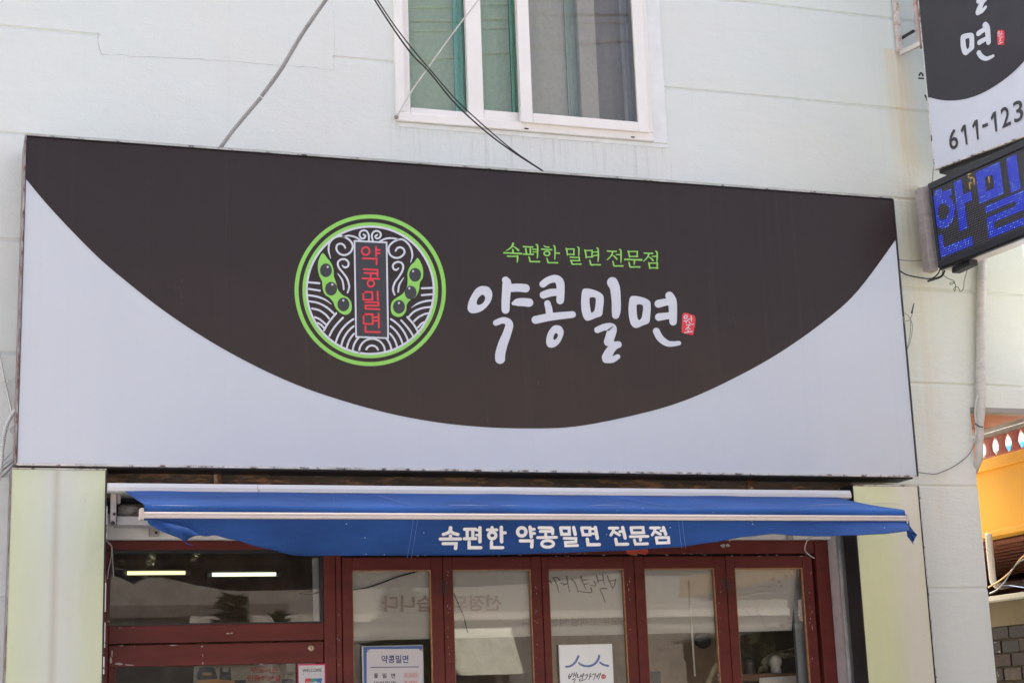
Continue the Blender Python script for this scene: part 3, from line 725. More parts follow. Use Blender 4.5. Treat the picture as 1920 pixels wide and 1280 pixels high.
# =================================================================== MAIN SIGN
SY = -0.30
sx0, sx1, sz0, sz1 = 0.2895, 5.517, 2.954, 4.712
S = empty('shop_sign', ((sx0 + sx1) / 2, -.15, sz0), 'long white sign board with a dark arc, green bean emblem and white brush lettering', 'sign')
build(MB().box(sx0 + .006, sx1 - .006, SY + .004, -.004, sz0 + .006, sz1 - .006), 'panel', sign_white, S, bevel=0.003)
mb = MB(); e = .0085
mb.box(sx0 - .006, sx0 + .003, SY - .004, -.003, sz0, sz1)
build(mb, 'edge_trim', edge_metal, S)
mb = MB(); mb.box(sx0 + .003, sx1 - .002, SY - .003, SY + .02, sz0 - .004, sz0 + .0055)
build(mb, 'edge_trim', chip_edge, S)
mb = MB(); mb.box(sx1 - .004, sx1 + .002, SY - .003, SY + .1, sz0 + .006, sz1 - .008)
build(mb, 'edge_trim', simple('dark_worn_trim', (0.05, 0.045, 0.045), .5, .3, 5, dirt=(.5, .48, .45), dirt_amt=(.62, .66), dscale=12), S)
# ragged sealant along the top edge
random.seed(5); mb = MB(); x = sx0
while x < sx1 - .02:
    l = random.uniform(.02, .16); h = random.uniform(.004, .011)
    mb.box(x, min(x + l, sx1), SY - .004 - random.uniform(0, .002), -.004, sz1 - .006, sz1 - .006 + h); x += l + random.choice([0.0005, .0005, .004])
build(mb, 'top_sealant', simple('pale_sealant', (.45, .45, .43), .7, .3, 9, dirt=(.05, .05, .05), dirt_amt=(.56, .6), dscale=10), S)
build(MB().box(sx0 + .003, sx1 - .006, SY - .006, SY + .002, sz1 - .0115, sz1 - .0065), 'dark_top_line', gap_black, S)
build(MB().box(sx0 + .02, sx1 - .02, SY + .03, SY + .2, sz0 - .010, sz0 + .004), 'bottom_channel', black_metal, S)
# dark arc
arc = [(48.8, 335), (83.7, 377.7), (131.5, 429.5), (185.3, 483.3), (239, 529), (302.8, 578.9), (370.5, 624.7), (438.2, 664.5), (517.9, 704.4), (597.6, 736.2), (700, 767), (790, 786.5), (880, 798), (975, 802.5), (1080, 799), (1200, 775.4), (1286, 749.7), (1371.9, 711), (1457.8, 663.7), (1543.8, 603.5), (1608.3, 545.5), (1679.3, 449)]
fl = Flat(lambda x, z: Vector((x, SY + .004, z)), OUT, .001)
aw = [(PY(x, y, SY).x, PY(x, y, SY).z) for x, y in arc]; aw[0] = (sx0 + .0065, aw[0][1]); aw[-1] = (sx1 - .0065, aw[-1][1])
aw = smooth_path(aw, 6) + [(sx1 - .0065, sz1 - .0065), (sx0 + .0065, sz1 - .0065)]
fl.poly(aw, smooth=0); fl.done('dark_arc', sign_dark, S)
LY = SY + .003   # lettering plane
# ---- big lettering
z2 = zoomed(860, 440, 4.1739, LY)
def glyph(name, mat, parent, polys=(), strokes=(), fn=z2, label=None, lift=.002):
    f = Flat(fn, OUT, lift)
    for o_, h_ in polys: f.poly(o_, h_)
    for s_ in strokes: f.stroke(s_, seg=6)
    return f.done(name, mat, parent, label)
LG = empty('brush_lettering', PY(1080, 600, LY), parent=S)
yak_p = [([(195, 402), (235, 412), (260, 450), (258, 500), (235, 545), (190, 590), (140, 612), (95, 612), (70, 585), (75, 535), (95, 485), (130, 430), (160, 408)], [[(190, 470), (206, 490), (200, 520), (180, 542), (150, 550), (140, 530), (150, 500), (170, 478)]])]
yak_s = [[(366, 356, 56), (376, 380, 70), (372, 450, 68), (367, 520, 66), (366, 588, 62)], [(400, 418, 62), (470, 415, 64), (522, 420, 66)], [(428, 538, 30), (455, 530, 56), (500, 528, 64), (550, 532, 66)], [(290, 690, 46), (350, 670, 50), (394, 698, 60), (378, 770, 66), (345, 855, 74), (325, 930, 78), (323, 972, 78)]]
kong_s = [[(658, 388, 54), (700, 358, 56), (755, 345, 60), (790, 372, 66), (797, 440, 62), (793, 515, 60)], [(662, 472, 58), (715, 455, 60), (775, 450, 54)], [(693, 538, 50), (704, 580, 54), (710, 625, 54)], [(600, 667, 62), (720, 643, 60), (890, 625, 52)]]
kong_p = [([(765, 708), (800, 718), (820, 755), (812, 800), (785, 850), (745, 880), (705, 880), (685, 850), (688, 800), (705, 755), (735, 718)], [[(765, 770), (776, 785), (770, 805), (752, 822), (740, 815), (742, 795), (752, 775)]])]
mil_p = [([(985, 422), (1030, 425), (1090, 445), (1128, 475), (1134, 520), (1128, 580), (1118, 632), (1075, 650), (1030, 668), (1000, 672), (978, 650), (962, 600), (957, 540), (960, 475), (968, 435)], [[(1028, 492), (1065, 492), (1072, 515), (1068, 560), (1060, 595), (1038, 610), (1028, 570), (1023, 520)]])]
mil_s = [[(1202, 374, 84), (1222, 420, 78), (1232, 520, 72), (1232, 590, 70), (1228, 630, 58)], [(1085, 745, 50), (1145, 722, 54), (1198, 730, 70), (1190, 780, 74), (1170, 838, 70)], [(1178, 846, 58), (1215, 862, 54), (1248, 860, 54)], [(1236, 866, 44), (1192, 898, 66), (1158, 955, 74), (1153, 972, 64)], [(1150, 980, 48), (1200, 977, 50), (1243, 955, 40)]]
myeon_p = [([(1360, 480), (1400, 482), (1460, 498), (1495, 522), (1502, 560), (1498, 630), (1488, 688), (1440, 710), (1400, 728), (1370, 725), (1345, 695), (1332, 640), (1328, 580), (1335, 510), (1345, 487)], [[(1395, 548), (1435, 550), (1442, 575), (1436, 625), (1428, 655), (1408, 668), (1396, 640), (1392, 590)]])]
myeon_s = [[(1648, 478, 64), (1670, 520, 68), (1676, 600, 64), (1677, 682, 58)], [(1562, 541, 62), (1620, 528, 56), (1665, 525, 52)], [(1565, 645, 60), (1620, 637, 54), (1665, 632, 52)], [(1545, 755, 54), (1578, 812, 54), (1640, 853, 46), (1722, 849, 34)]]
glyph('character', white_print, LG, yak_p, yak_s); glyph('character', white_print, LG, kong_p, kong_s)
glyph('character', white_print, LG, mil_p, mil_s); glyph('character', white_print, LG, myeon_p, myeon_s)
# ---- seal
seal_o = [(1752, 622), (1775, 612), (1812, 622), (1848, 640), (1850, 700), (1842, 740), (1832, 784), (1800, 780), (1765, 772), (1745, 762), (1745, 700), (1747, 650)]
z5 = zoomed(1260, 570, 18.283, LY)
seal_s = [[(470, 385, 34), (515, 405, 34), (508, 455, 34), (460, 500, 34), (408, 490, 34), (412, 440, 34), (438, 398, 34), (468, 385, 30)], [(395, 590, 30), (550, 565, 30)], [(468, 590, 30), (478, 660, 30)], [(540, 525, 28), (640, 515, 30)], [(638, 415, 34), (655, 500, 34), (655, 590, 34)], [(572, 620, 34), (610, 675, 30), (660, 700, 26), (735, 690, 20)], [(482, 725, 28), (590, 722, 32), (530, 800, 30), (455, 870, 30)], [(532, 800, 28), (612, 872, 28)], [(528, 885, 30), (542, 950, 30)], [(412, 990, 32), (540, 965, 34), (678, 942, 34)]]
SE = empty('seal', PY(1290, 607, LY), parent=S)
glyph('seal_patch', red_print, SE, [(seal_o, [])]); glyph('seal_characters', white_print, SE, (), seal_s, z5, lift=.004)
# ---- green slogan, traced stroke by stroke
GT = empty('green_slogan', PY(1090, 480, LY), parent=S)
za = zoomed(940, 450, 12, LY); zc = zoomed(1090, 455, 12, LY)
green1 = [
 [[(262, 85, 52), (240, 140, 40), (180, 200, 28), (105, 240, 18)], [(265, 150, 14), (320, 180, 30), (385, 235, 42)], [(255, 220, 36), (262, 290, 36)], [(55, 290, 36), (250, 300, 32), (450, 310, 38)], [(135, 365, 34), (240, 370, 28), (355, 365, 34)], [(360, 365, 40), (362, 430, 38), (352, 505, 20)]],
 [[(495, 150, 36), (600, 158, 30), (700, 160, 34)], [(545, 200, 34), (565, 310, 34)], [(650, 195, 36), (650, 310, 34)], [(495, 318, 34), (600, 325, 28), (715, 325, 34)], [(700, 212, 26), (790, 215, 26)], [(705, 275, 26), (790, 268, 26)], [(785, 105, 34), (812, 140, 36), (812, 300, 36), (805, 410, 26)], [(615, 385, 32), (635, 440, 34), (645, 485, 34), (740, 488, 28), (855, 492, 36)]],
 [[(955, 130, 22), (1000, 158, 30), (1070, 165, 32)], [(905, 208, 36), (1010, 215, 28), (1130, 222, 34)], [(1175, 130, 30), (1200, 160, 34), (1205, 300, 34), (1198, 435, 24)], [(1205, 295, 26), (1300, 300, 38)], [(1020, 415, 28), (1040, 470, 34), (1050, 508, 34), (1150, 512, 28), (1262, 515, 34)]],
 [[(1455, 190, 32), (1475, 260, 34), (1485, 345, 24)], [(1470, 205, 26), (1630, 205, 28)], [(1632, 205, 30), (1625, 340, 28)], [(1490, 325, 26), (1640, 325, 28)], [(1715, 160, 28), (1740, 190, 34), (1740, 290, 30), (1738, 355, 26)], [(1550, 390, 34), (1650, 395, 26), (1750, 395, 28)], [(1750, 395, 30), (1748, 465, 30)], [(1550, 465, 30), (1650, 465, 26), (1765, 468, 26)], [(1555, 460, 26), (1580, 500, 34), (1590, 545, 34), (1690, 545, 26), (1785, 545, 34)]],
]
green2 = [
 [[(75, 165, 30), (98, 250, 36), (105, 345, 26)], [(90, 178, 26), (240, 178, 28)], [(240, 175, 32), (235, 325, 30)], [(110, 325, 26), (250, 325, 28)], [(265, 215, 24), (355, 210, 26)], [(265, 300, 24), (355, 285, 26)], [(345, 120, 26), (372, 150, 34), (378, 300, 34), (370, 425, 26)], [(185, 400, 30), (200, 450, 34), (215, 500, 34), (310, 498, 28), (420, 500, 34)]],
 [[(590, 190, 34), (690, 198, 28), (780, 198, 34)], [(705, 200, 32), (685, 265, 32), (640, 330, 26), (580, 385, 22)], [(690, 280, 14), (740, 310, 28), (795, 370, 38)], [(780, 272, 24), (870, 270, 26)], [(858, 155, 28), (885, 185, 36), (888, 330, 34), (885, 450, 22)], [(705, 425, 32), (722, 480, 34), (735, 525, 34), (830, 525, 28), (930, 528, 36)]],
 [[(1045, 190, 28), (1068, 250, 34), (1080, 330, 26)], [(1060, 200, 26), (1255, 200, 28)], [(1258, 200, 32), (1248, 315, 30)], [(1085, 312, 26), (1265, 312, 28)], [(975, 378, 38), (1160, 385, 30), (1350, 390, 44)], [(1190, 395, 40), (1190, 440, 36), (1183, 495, 22)], [(1068, 450, 32), (1080, 500, 34), (1100, 548, 34), (1200, 548, 28), (1310, 550, 36)]],
 [[(1415, 235, 34), (1500, 242, 28), (1600, 242, 34)], [(1520, 245, 32), (1500, 300, 32), (1460, 360, 26), (1400, 415, 22)], [(1510, 320, 14), (1560, 350, 28), (1610, 400, 38)], [(1590, 312, 24), (1680, 308, 26)], [(1670, 195, 28), (1700, 225, 34), (1702, 330, 34), (1695, 430, 24)], [(1510, 450, 28), (1528, 520, 34), (1535, 585, 26)], [(1520, 462, 26), (1700, 462, 28)], [(1705, 460, 32), (1700, 585, 30)], [(1535, 570, 26), (1715, 570, 28)]],
]
for k, st in enumerate(green1):
    f = Flat(za, OUT, .002, .0002)
    for s_ in st: f.stroke(s_, seg=4)
    if k == 2: f.ring(1022, 305, 44, 82, 32, sy=.78)
    f.done('character', lime, GT)
for st in green2:
    f = Flat(zc, OUT, .002, .0002)
    for s_ in st: f.stroke(s_, seg=4)
    f.done('character', lime, GT)
# ---- emblem
z1 = zoomed(540, 390, 4.129, LY)
EM = empty('emblem', PY(694, 544, LY), parent=S)
def em(name, mat, fn_, lift=.002, step=.0002):
    f = Flat(z1, OUT, lift, step); fn_(f); return f.done(name, mat, EM)
C0 = (636, 637)
em('outer_ring', lime, lambda f: f.ring(*C0, 555, 586, 96))
em('inner_ring', lime, lambda f: f.ring(*C0, 499, 525, 96))
em('thin_ring', white_print, lambda f: f.ring(*C0, 484, 500, 96), .0026)
def inside(x, y): return math.hypot(x - C0[0], y - C0[1]) < 490
def arcs(f):
    for r in (48, 100, 150, 197, 243, 290):
        pts = [(650 + r * math.cos(a), 1112 - r * math.sin(a)) for a in [math.pi * j / 60 for j in range(-14, 75)]]
        for side in (0, 1):
            pp = [p for p in pts if inside(*p) and ((p[0] <= 650) if side else (p[0] > 650)) and not (515 < p[0] < 785 and p[1] < 1000)]
            if len(pp) > 2: f.stroke(sorted(pp, key=lambda q: q[0]) if r < 101 else pp, 15, seg=1, straight=False)
em('wave', white_print, arcs)
LW = [[(152, 575), (242, 583)], [(152, 625), (245, 640)], [(155, 675, 15), (230, 688, 15), (290, 712, 13), (335, 745, 4)], [(158, 722), (230, 735), (300, 770), (362, 825)], [(185, 778), (240, 792), (290, 825), (316, 855)], [(207, 845), (245, 862), (290, 900)], [(230, 890), (255, 905), (278, 930)], [(372, 815), (330, 865), (298, 910), (278, 948)], [(424, 850), (372, 905), (340, 950), (320, 990)]]
RW = [[(1035, 622), (1122, 618)], [(1035, 675), (1120, 668)], [(955, 772, 4), (1000, 742, 13), (1060, 722, 15), (1120, 715, 15)], [(928, 850), (975, 802), (1040, 775), (1115, 765)], [(975, 876), (1010, 845), (1060, 820), (1100, 815)], [(1005, 925), (1035, 893), (1064, 881)], [(1020, 950), (1035, 930), (1046, 918)], [(922, 845), (965, 893), (995, 940), (1012, 975)], [(875, 870), (920, 920), (950, 962), (972, 1000)], ]
for grp in (LW, RW):
    em('wave', white_print, lambda f: [f.stroke(s_, 15, seg=5) for s_ in grp], .0024)
scr = [[(625, 252), (625, 215), (610, 182), (585, 174), (560, 185), (553, 212), (568, 235), (588, 235), (598, 217), (584, 206)], [(655, 252), (648, 215), (660, 188), (685, 178), (710, 188), (718, 210), (706, 232), (685, 236), (675, 220), (690, 209)],
       [(330, 390, 5), (314, 330, 13), (320, 275, 15), (350, 237, 15), (400, 218, 15), (450, 232, 15), (490, 265, 15), (500, 305, 15), (480, 345, 15), (440, 365, 15), (400, 355, 15), (376, 325, 15), (378, 290, 15), (405, 277, 15), (430, 287, 15), (443, 310, 13)],
       [(948, 422, 5), (962, 370, 13), (950, 310, 15), (920, 267, 15), (880, 243, 15), (830, 255, 15), (790, 285, 15), (777, 322, 15), (792, 365, 15), (830, 386, 15), (870, 380, 15), (900, 350, 15), (895, 320, 15), (870, 305, 15), (845, 312, 15), (832, 332, 13)],
       [(425, 224), (470, 215), (520, 226), (560, 250)], [(712, 258), (760, 237), (810, 235), (850, 244)],
       [(460, 655, 13), (473, 610, 15), (458, 550, 15), (425, 502, 15), (392, 460, 15), (386, 422, 15), (410, 399, 15), (445, 399, 15), (467, 422, 15), (463, 452, 15), (438, 460, 15), (420, 446, 10)],
       [(825, 672, 13), (812, 630, 15), (825, 580, 15), (860, 530, 15), (885, 485, 15), (890, 445, 15), (870, 421, 15), (835, 421, 15), (812, 442, 15), (816, 470, 15), (838, 480, 15), (855, 466, 10)],
       [(385, 508, 6), (420, 560, 14), (431, 630, 13)], [(895, 540, 6), (862, 592, 14), (852, 650, 13)]]
for s_ in scr: em('cloud_scroll', white_print, lambda f: f.stroke(s_, 14, seg=6), .0022)
podL = [(268, 350), (300, 385), (335, 430), (352, 480), (355, 530), (372, 580), (385, 630), (420, 672), (465, 695), (490, 735), (490, 790), (465, 822), (430, 825), (395, 805), (365, 770), (350, 730), (320, 695), (285, 670), (268, 625), (262, 570), (240, 520), (230, 460), (238, 400)]
podR = [(1002, 388), (1030, 430), (1045, 480), (1042, 540), (1020, 580), (1012, 640), (985, 690), (950, 710), (920, 745), (912, 800), (880, 838), (840, 842), (805, 820), (795, 775), (805, 725), (840, 695), (880, 670), (905, 640), (922, 600), (925, 550), (925, 500), (945, 450), (975, 420)]
for pod, beans, hl in ((podL, ((293, 483), (333, 625), (428, 747)), ((306, 457), (342, 593), (427, 716))), (podR, ((983, 518), (948, 655), (858, 765)), ((968, 490), (938, 622), (858, 736)))):
    em('bean_pod', lime, lambda f: f.poly(pod, smooth=4), .0026)
    for (bx_, by_), (hx, hy) in zip(beans, hl):
        em('bean', [dark_print, white_print], lambda f: (f.disc(bx_, by_, 46, 53, 28), f.disc(hx, hy, 8, 9, 12, mi=1)), .0032, .0004)
em('plaque', [dark_print, white_print], lambda f: (f.poly([(510, 254), (762, 266), (776, 1010), (524, 1000)], smooth=0), [f.stroke([p_, q_], 13, straight=True, mi=1) for p_, q_ in (((513, 256), (762, 268)), ((762, 268), (774, 1008)), ((774, 1008), (526, 998)), ((526, 998), (513, 256)))]), .0034, .0003)
redt = [
 [('r', 600, 335, 24, 37), [(680, 302), (680, 375)], [(680, 327), (709, 327)], [(680, 352), (709, 352)], [(578, 392), (685, 395), (684, 438)]],
 [[(585, 475), (692, 480), (691, 530)], [(590, 505), (690, 508)], [(638, 512), (638, 545)], [(573, 546), (706, 550)], ('r', 640, 585, 19, 32)],
 [[(581, 650), (651, 652), (651, 712), (583, 710), (581, 650)], [(692, 648), (694, 716)], [(597, 730), (699, 733), (699, 757), (598, 756), (600, 781), (706, 785)]],
 [[(583, 822), (653, 824), (655, 899), (585, 897), (583, 822)], [(700, 820), (702, 926)], [(655, 846), (700, 847)], [(655, 873), (700, 874)], [(598, 915), (598, 959), (710, 962)]]]
for ch in redt:
    f = Flat(z1, OUT, .0046, .00015)
    for s_ in ch:
        if s_[0] == 'r': f.ring(s_[1], s_[2], s_[3], s_[4], 28)
        else: f.stroke(s_, 13.5, straight=True)
    f.done('character', red_print, EM)

# =================================================================== AWNING
A = empty('awning', (3.0, -.35, 2.4), 'royal blue awning with white lettering and a torn left corner, under the long sign', 'awning')
HY = -.33
zH1, zH0 = PY(202, 904.5, HY).z, PY(202, 922, HY).z; hx0, hx1 = Xat(202, 912, HY), Xat(1595, 920, HY)
prof = [(-.10, zH0), (-.322, zH0), (-.335, zH0 + .006), (-.335, zH0 + .026), (-.322, zH1), (-.10, zH1)]
def extr(mb, prof, x0, x1, mi=0):
    n = len(prof); vs = [(x0, y, z) for y, z in prof] + [(x1, y, z) for y, z in prof]
    return mb.add(vs, [tuple(range(n))[::-1], tuple(range(n, 2 * n))] + [(i, (i + 1) % n, (i + 1) % n + n, i + n) for i in range(n)], mi)
xj = Xat(483, 915, HY)
build(extr(MB(), prof, hx0, xj - .001), 'housing', alu, A); build(extr(MB(), prof, xj + .001, hx1), 'housing', alu, A)
build(MB().lathe((xj + .008, -.336, zH0 + .014), [(.004, 0), (.003, .003)], 10, axis='y'), 'rivet', rust, A)
RY = -1.08
zr1, zr0 = Zat(960, 962, RY), Zat(960, 973.5, RY); rx0, rx1 = Xat(262, 968, RY), Xat(1703, 966, RY)
rp = [(RY + .035, zr0), (RY + .004, zr0), (RY, zr0 + .004), (RY, zr0 + .011), (RY + .003, zr0 + .013), (RY + .003, zr0 + .017), (RY, zr0 + .019), (RY, zr1 - .006), (RY + .006, zr1), (RY + .035, zr1)]
build(extr(MB(), rp, rx0 + .02, rx1 - .012), 'front_rail', alu_warm, A)
capz = Zat(265, 952, RY)
build(MB().box(rx0, rx0 + .0195, RY - .004, RY + .045, zr0 - .006, capz), 'end_cap', simple('pinkish_end_cap', (.60, .50, .42), .5, .15, 12), A, bevel=.004)
build(MB().box(rx1 - .0115, rx1, RY - .004, RY + .045, zr0 - .003, zr1 + .01), 'end_cap', alu_warm, A, bevel=.004)
# sloping cloth
c00, c01 = PY(233, 922, -.30), PY(1568, 932, -.30)
nu, nv = 90, 14; vs = []
zlip = Zat(960, 949.5, RY + .03)
for i in range(nu + 1):
    u = i / nu
    for j in range(nv + 1):
        v = j / nv
        if v <= .75:
            t = v / .75; y = -.30 + (RY + .03 + .30) * t; z = (zH0 + .012) + (zlip - zH0 - .012) * t - .006 * math.sin(math.pi * t)
        elif v <= .88:
            t = (v - .75) / .13; y = RY + .03 - .022 * math.sin(t * math.pi / 2); z = zlip - .012 * t
        else:
            t = (v - .88) / .12; y = RY + .008; z = zlip - .012 - (zlip - .012 - zr1 + .002) * t; t = 1
        tt = min(1, v / .75)
        le = c00.x + (rx0 + .022 - c00.x) * (tt ** .8); ri = c01.x + (rx1 - .014 - c01.x) * tt
        x = le + (ri - le) * u
        z += .0025 * math.sin(u * 41 + v * 3) * (1 - v) + .002 * math.sin(u * 17)
        vs.append((x, y, z))
fs = [(i * (nv + 1) + j, (i + 1) * (nv + 1) + j, (i + 1) * (nv + 1) + j + 1, i * (nv + 1) + j + 1) for i in range(nu) for j in range(nv)]
cloth = build(MB().add(vs, fs), 'canopy', fab, A, True)
cloth.modifiers.new('thick', 'SOLIDIFY').thickness = .0012
# seams of the canopy
def on_slope(px, py):
    # meet the sloping cloth: plane through housing line and lip line
    O = Vector((0, -.30, zH0 + .012)); d1 = Vector((1, 0, 0)); d2_ = Vector((0, RY + .33, zlip - zH0 - .012)); N = d1.cross(d2_).normalized()
    if N.dot(CAM - O) < 0: N = -N
    return PP(px, py, O, N) + N * .004
for a, b_ in (((700, 928), (765, 948)), ((1160, 934), (1250, 949))):
    p, q = on_slope(*a), on_slope(*b_)
    for dx in (0, .022):
        build(MB().tube([p + Vector((dx, 0, 0)), q + Vector((dx, 0, 0))], .0018, 5), 'seam', fab_seam, A)
for a, b_ in (((285, 948.5), (372, 949.5)), ((842, 948), (918, 948.5)), ((937, 948.5), (975, 948.5)), ((1102, 948.5), (1166, 947.5)), ((1512, 948.5), (1600, 945.5)), ((1622, 944.5), (1692, 945.5))):
    p, q = on_slope(*a), on_slope(*b_); m_ = (p + q) / 2 + Vector((0, 0, .001))
    build(MB().tube([p, m_, q], [.0004, .0016, .0004], 5), 'crease', simple('scuff_highlight_%d' % a[0], (.34, .40, .52), .5, .1, bmp=0), A)  # pale scuffs and fold highlights painted on as thin strokes
# valance
bot = [(268, 975), (283, 975.5), (297, 977), (335, 987), (365, 1001), (387, 1005), (400, 1002.5), (432, 1010), (496, 1027), (550, 1040), (579, 1042), (620, 1041), (760, 1040.5), (900, 1040), (960, 1038.5), (1040, 1036.3), (1150, 1032.3), (1270, 1025.4), (1330, 1017), (1400, 1005.5), (1450, 1000.5), (1490, 1003.5), (1540, 1005), (1600, 1003.5), (1650, 1001), (1702, 994.5)]
def botpx(px):
    for i in range(len(bot) - 1):
        if bot[i][0] <= px <= bot[i + 1][0]:
            t = (px - bot[i][0]) / (bot[i + 1][0] - bot[i][0]); t = t * t * (3 - 2 * t) * .5 + t * .5
            return bot[i][1] + t * (bot[i + 1][1] - bot[i][1])
    return bot[-1][1]
VY = RY + .012
def vwave(x, z):
    d = max(0.0, (zr0 - z)) / .22
    lean = .16 - .42 * min(1, max(0, (x - 3.4) / 1.6))
    return d * lean + d * (.034 * math.sin(x * 3.1 + .6) + .012 * math.sin(x * 7.3 + 1.0 + d * 2) + .005 * math.sin(x * 15 - d * 5)) - .012 * d
vs = []; nu, nv = 260, 12
for i in range(nu + 1):
    px = 270 + (1699 - 270) * i / nu
    top = PY(px, 973, VY); b_ = PY(px, botpx(px), VY)
    for _ in range(3): b_ = PY(px, botpx(px), VY + vwave(b_.x, b_.z))
    lean = 0
    if px > 1640: lean = (px - 1640) / 59 * .05
    for j in range(nv + 1):
        v = j / nv; z = zr0 + .004 + (b_.z - zr0 - .004) * v; x = top.x + (b_.x - top.x) * v + lean * v * .55
        vs.append((x, VY + vwave(x, z), z))
fs = [(i * (nv + 1) + j, (i + 1) * (nv + 1) + j, (i + 1) * (nv + 1) + j + 1, i * (nv + 1) + j + 1) for i in range(nu) for j in range(nv)]
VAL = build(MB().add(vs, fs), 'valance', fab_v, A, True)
VAL.modifiers.new('thick', 'SOLIDIFY').thickness = .0012
# hem of the valance: thin rolled tube following the lower edge
hem = [Vector(vs[i * (nv + 1) + nv]) + Vector((0, -.001, .003)) for i in range(nu + 1)]
build(MB().tube(hem, .0032, 6), 'hem', fab_v, VAL, True)
# torn and folded flap at the left
flap = [(271, 974.5), (284, 986), (297, 993), (320, 1002), (340, 1010), (346, 1017), (352, 1010), (366, 1003), (380, 1004), (372, 999), (352, 990), (335, 984), (312, 979), (292, 975.5)]
random.seed(9)
O3 = [PY(x, y, VY - .02) + Vector((0, random.uniform(-.018, .018), 0)) for x, y in flap]
mid = [PY(x, y, VY - .02) + Vector((0, random.choice([-.03, .02]), 0)) for x, y in ((300, 983), (322, 991), (338, 995), (352, 1001))]
mb = MB(); allp = O3 + mid; n0 = len(O3)
pairs = {0: 0, 1: 0, 2: 0, 3: 1, 4: 2, 5: 2, 6: 3, 7: 3, 8: 3, 9: 3, 10: 2, 11: 1, 12: 0, 13: 0}
fs = []
for i in range(n0):
    j = (i + 1) % n0; a, b_ = pairs[i], pairs[j]
    fs.append((i, j, n0 + a))
    if a != b_: fs.append((j, n0 + b_, n0 + a))
fo = build(mb.add(allp, fs), 'torn_flap', fab_v, VAL, True); sb = fo.modifiers.new('sub', 'SUBSURF'); sb.levels = 2; sb.render_levels = 2
fo.modifiers.new('thick', 'SOLIDIFY').thickness = .0015
mb = MB().tube([Vector(p) for p in smooth_path([tuple(PY(x, y, VY - .02)) for x, y in ((346, 1016), (352, 1019), (362, 1022))], 4)], [.0018] * 9, 5)
build(mb, 'loose_thread', fab, VAL)
tail = [(1698, 994), (1703, 1004), (1711, 1020.5), (1713.5, 1017), (1713, 1010), (1722, 1001.5), (1712, 997), (1708, 985), (1702, 974)]
mb = MB(); tp = [PY(x, y, VY + .0) + Vector((0, (.012 if i % 2 else -.012), 0)) for i, (x, y) in enumerate(tail)]; c_ = PY(1706, 999, VY)
mb.add(tp + [c_], [(i, (i + 1) % 9, 9) for i in range(9)])
o = build(mb, 'torn_corner', fab_v, VAL); o.modifiers.new('thick', 'SOLIDIFY').thickness = .0015
for px in (775, 783, 1272, 1279):
    pts = []
    for j in range(10):
        v = j / 9; z = zr0 + (Zat(px, botpx(px), VY) - zr0) * v; x = Xat(px, 975, VY) + (.03 * v if px > 1200 else 0); pts.append((x, VY + vwave(x, z) - .0018, z))
    build(MB().tube(pts, .0013, 5), 'seam', fab_seam, VAL)
def vf(x, y):
    p = PY(x, y, VY)
    for _ in range(4): p = PY(x, y, VY + vwave(p.x, p.z))
    return p
LT = empty('lettering', PY(1040, 1005, VY), parent=VAL)
vza = lambda x, y: vf(810 + x / 8.3478, 970 + y / 8.3478)
vzb = lambda x, y: vf(1030 + x / 8, 970 + y / 8)
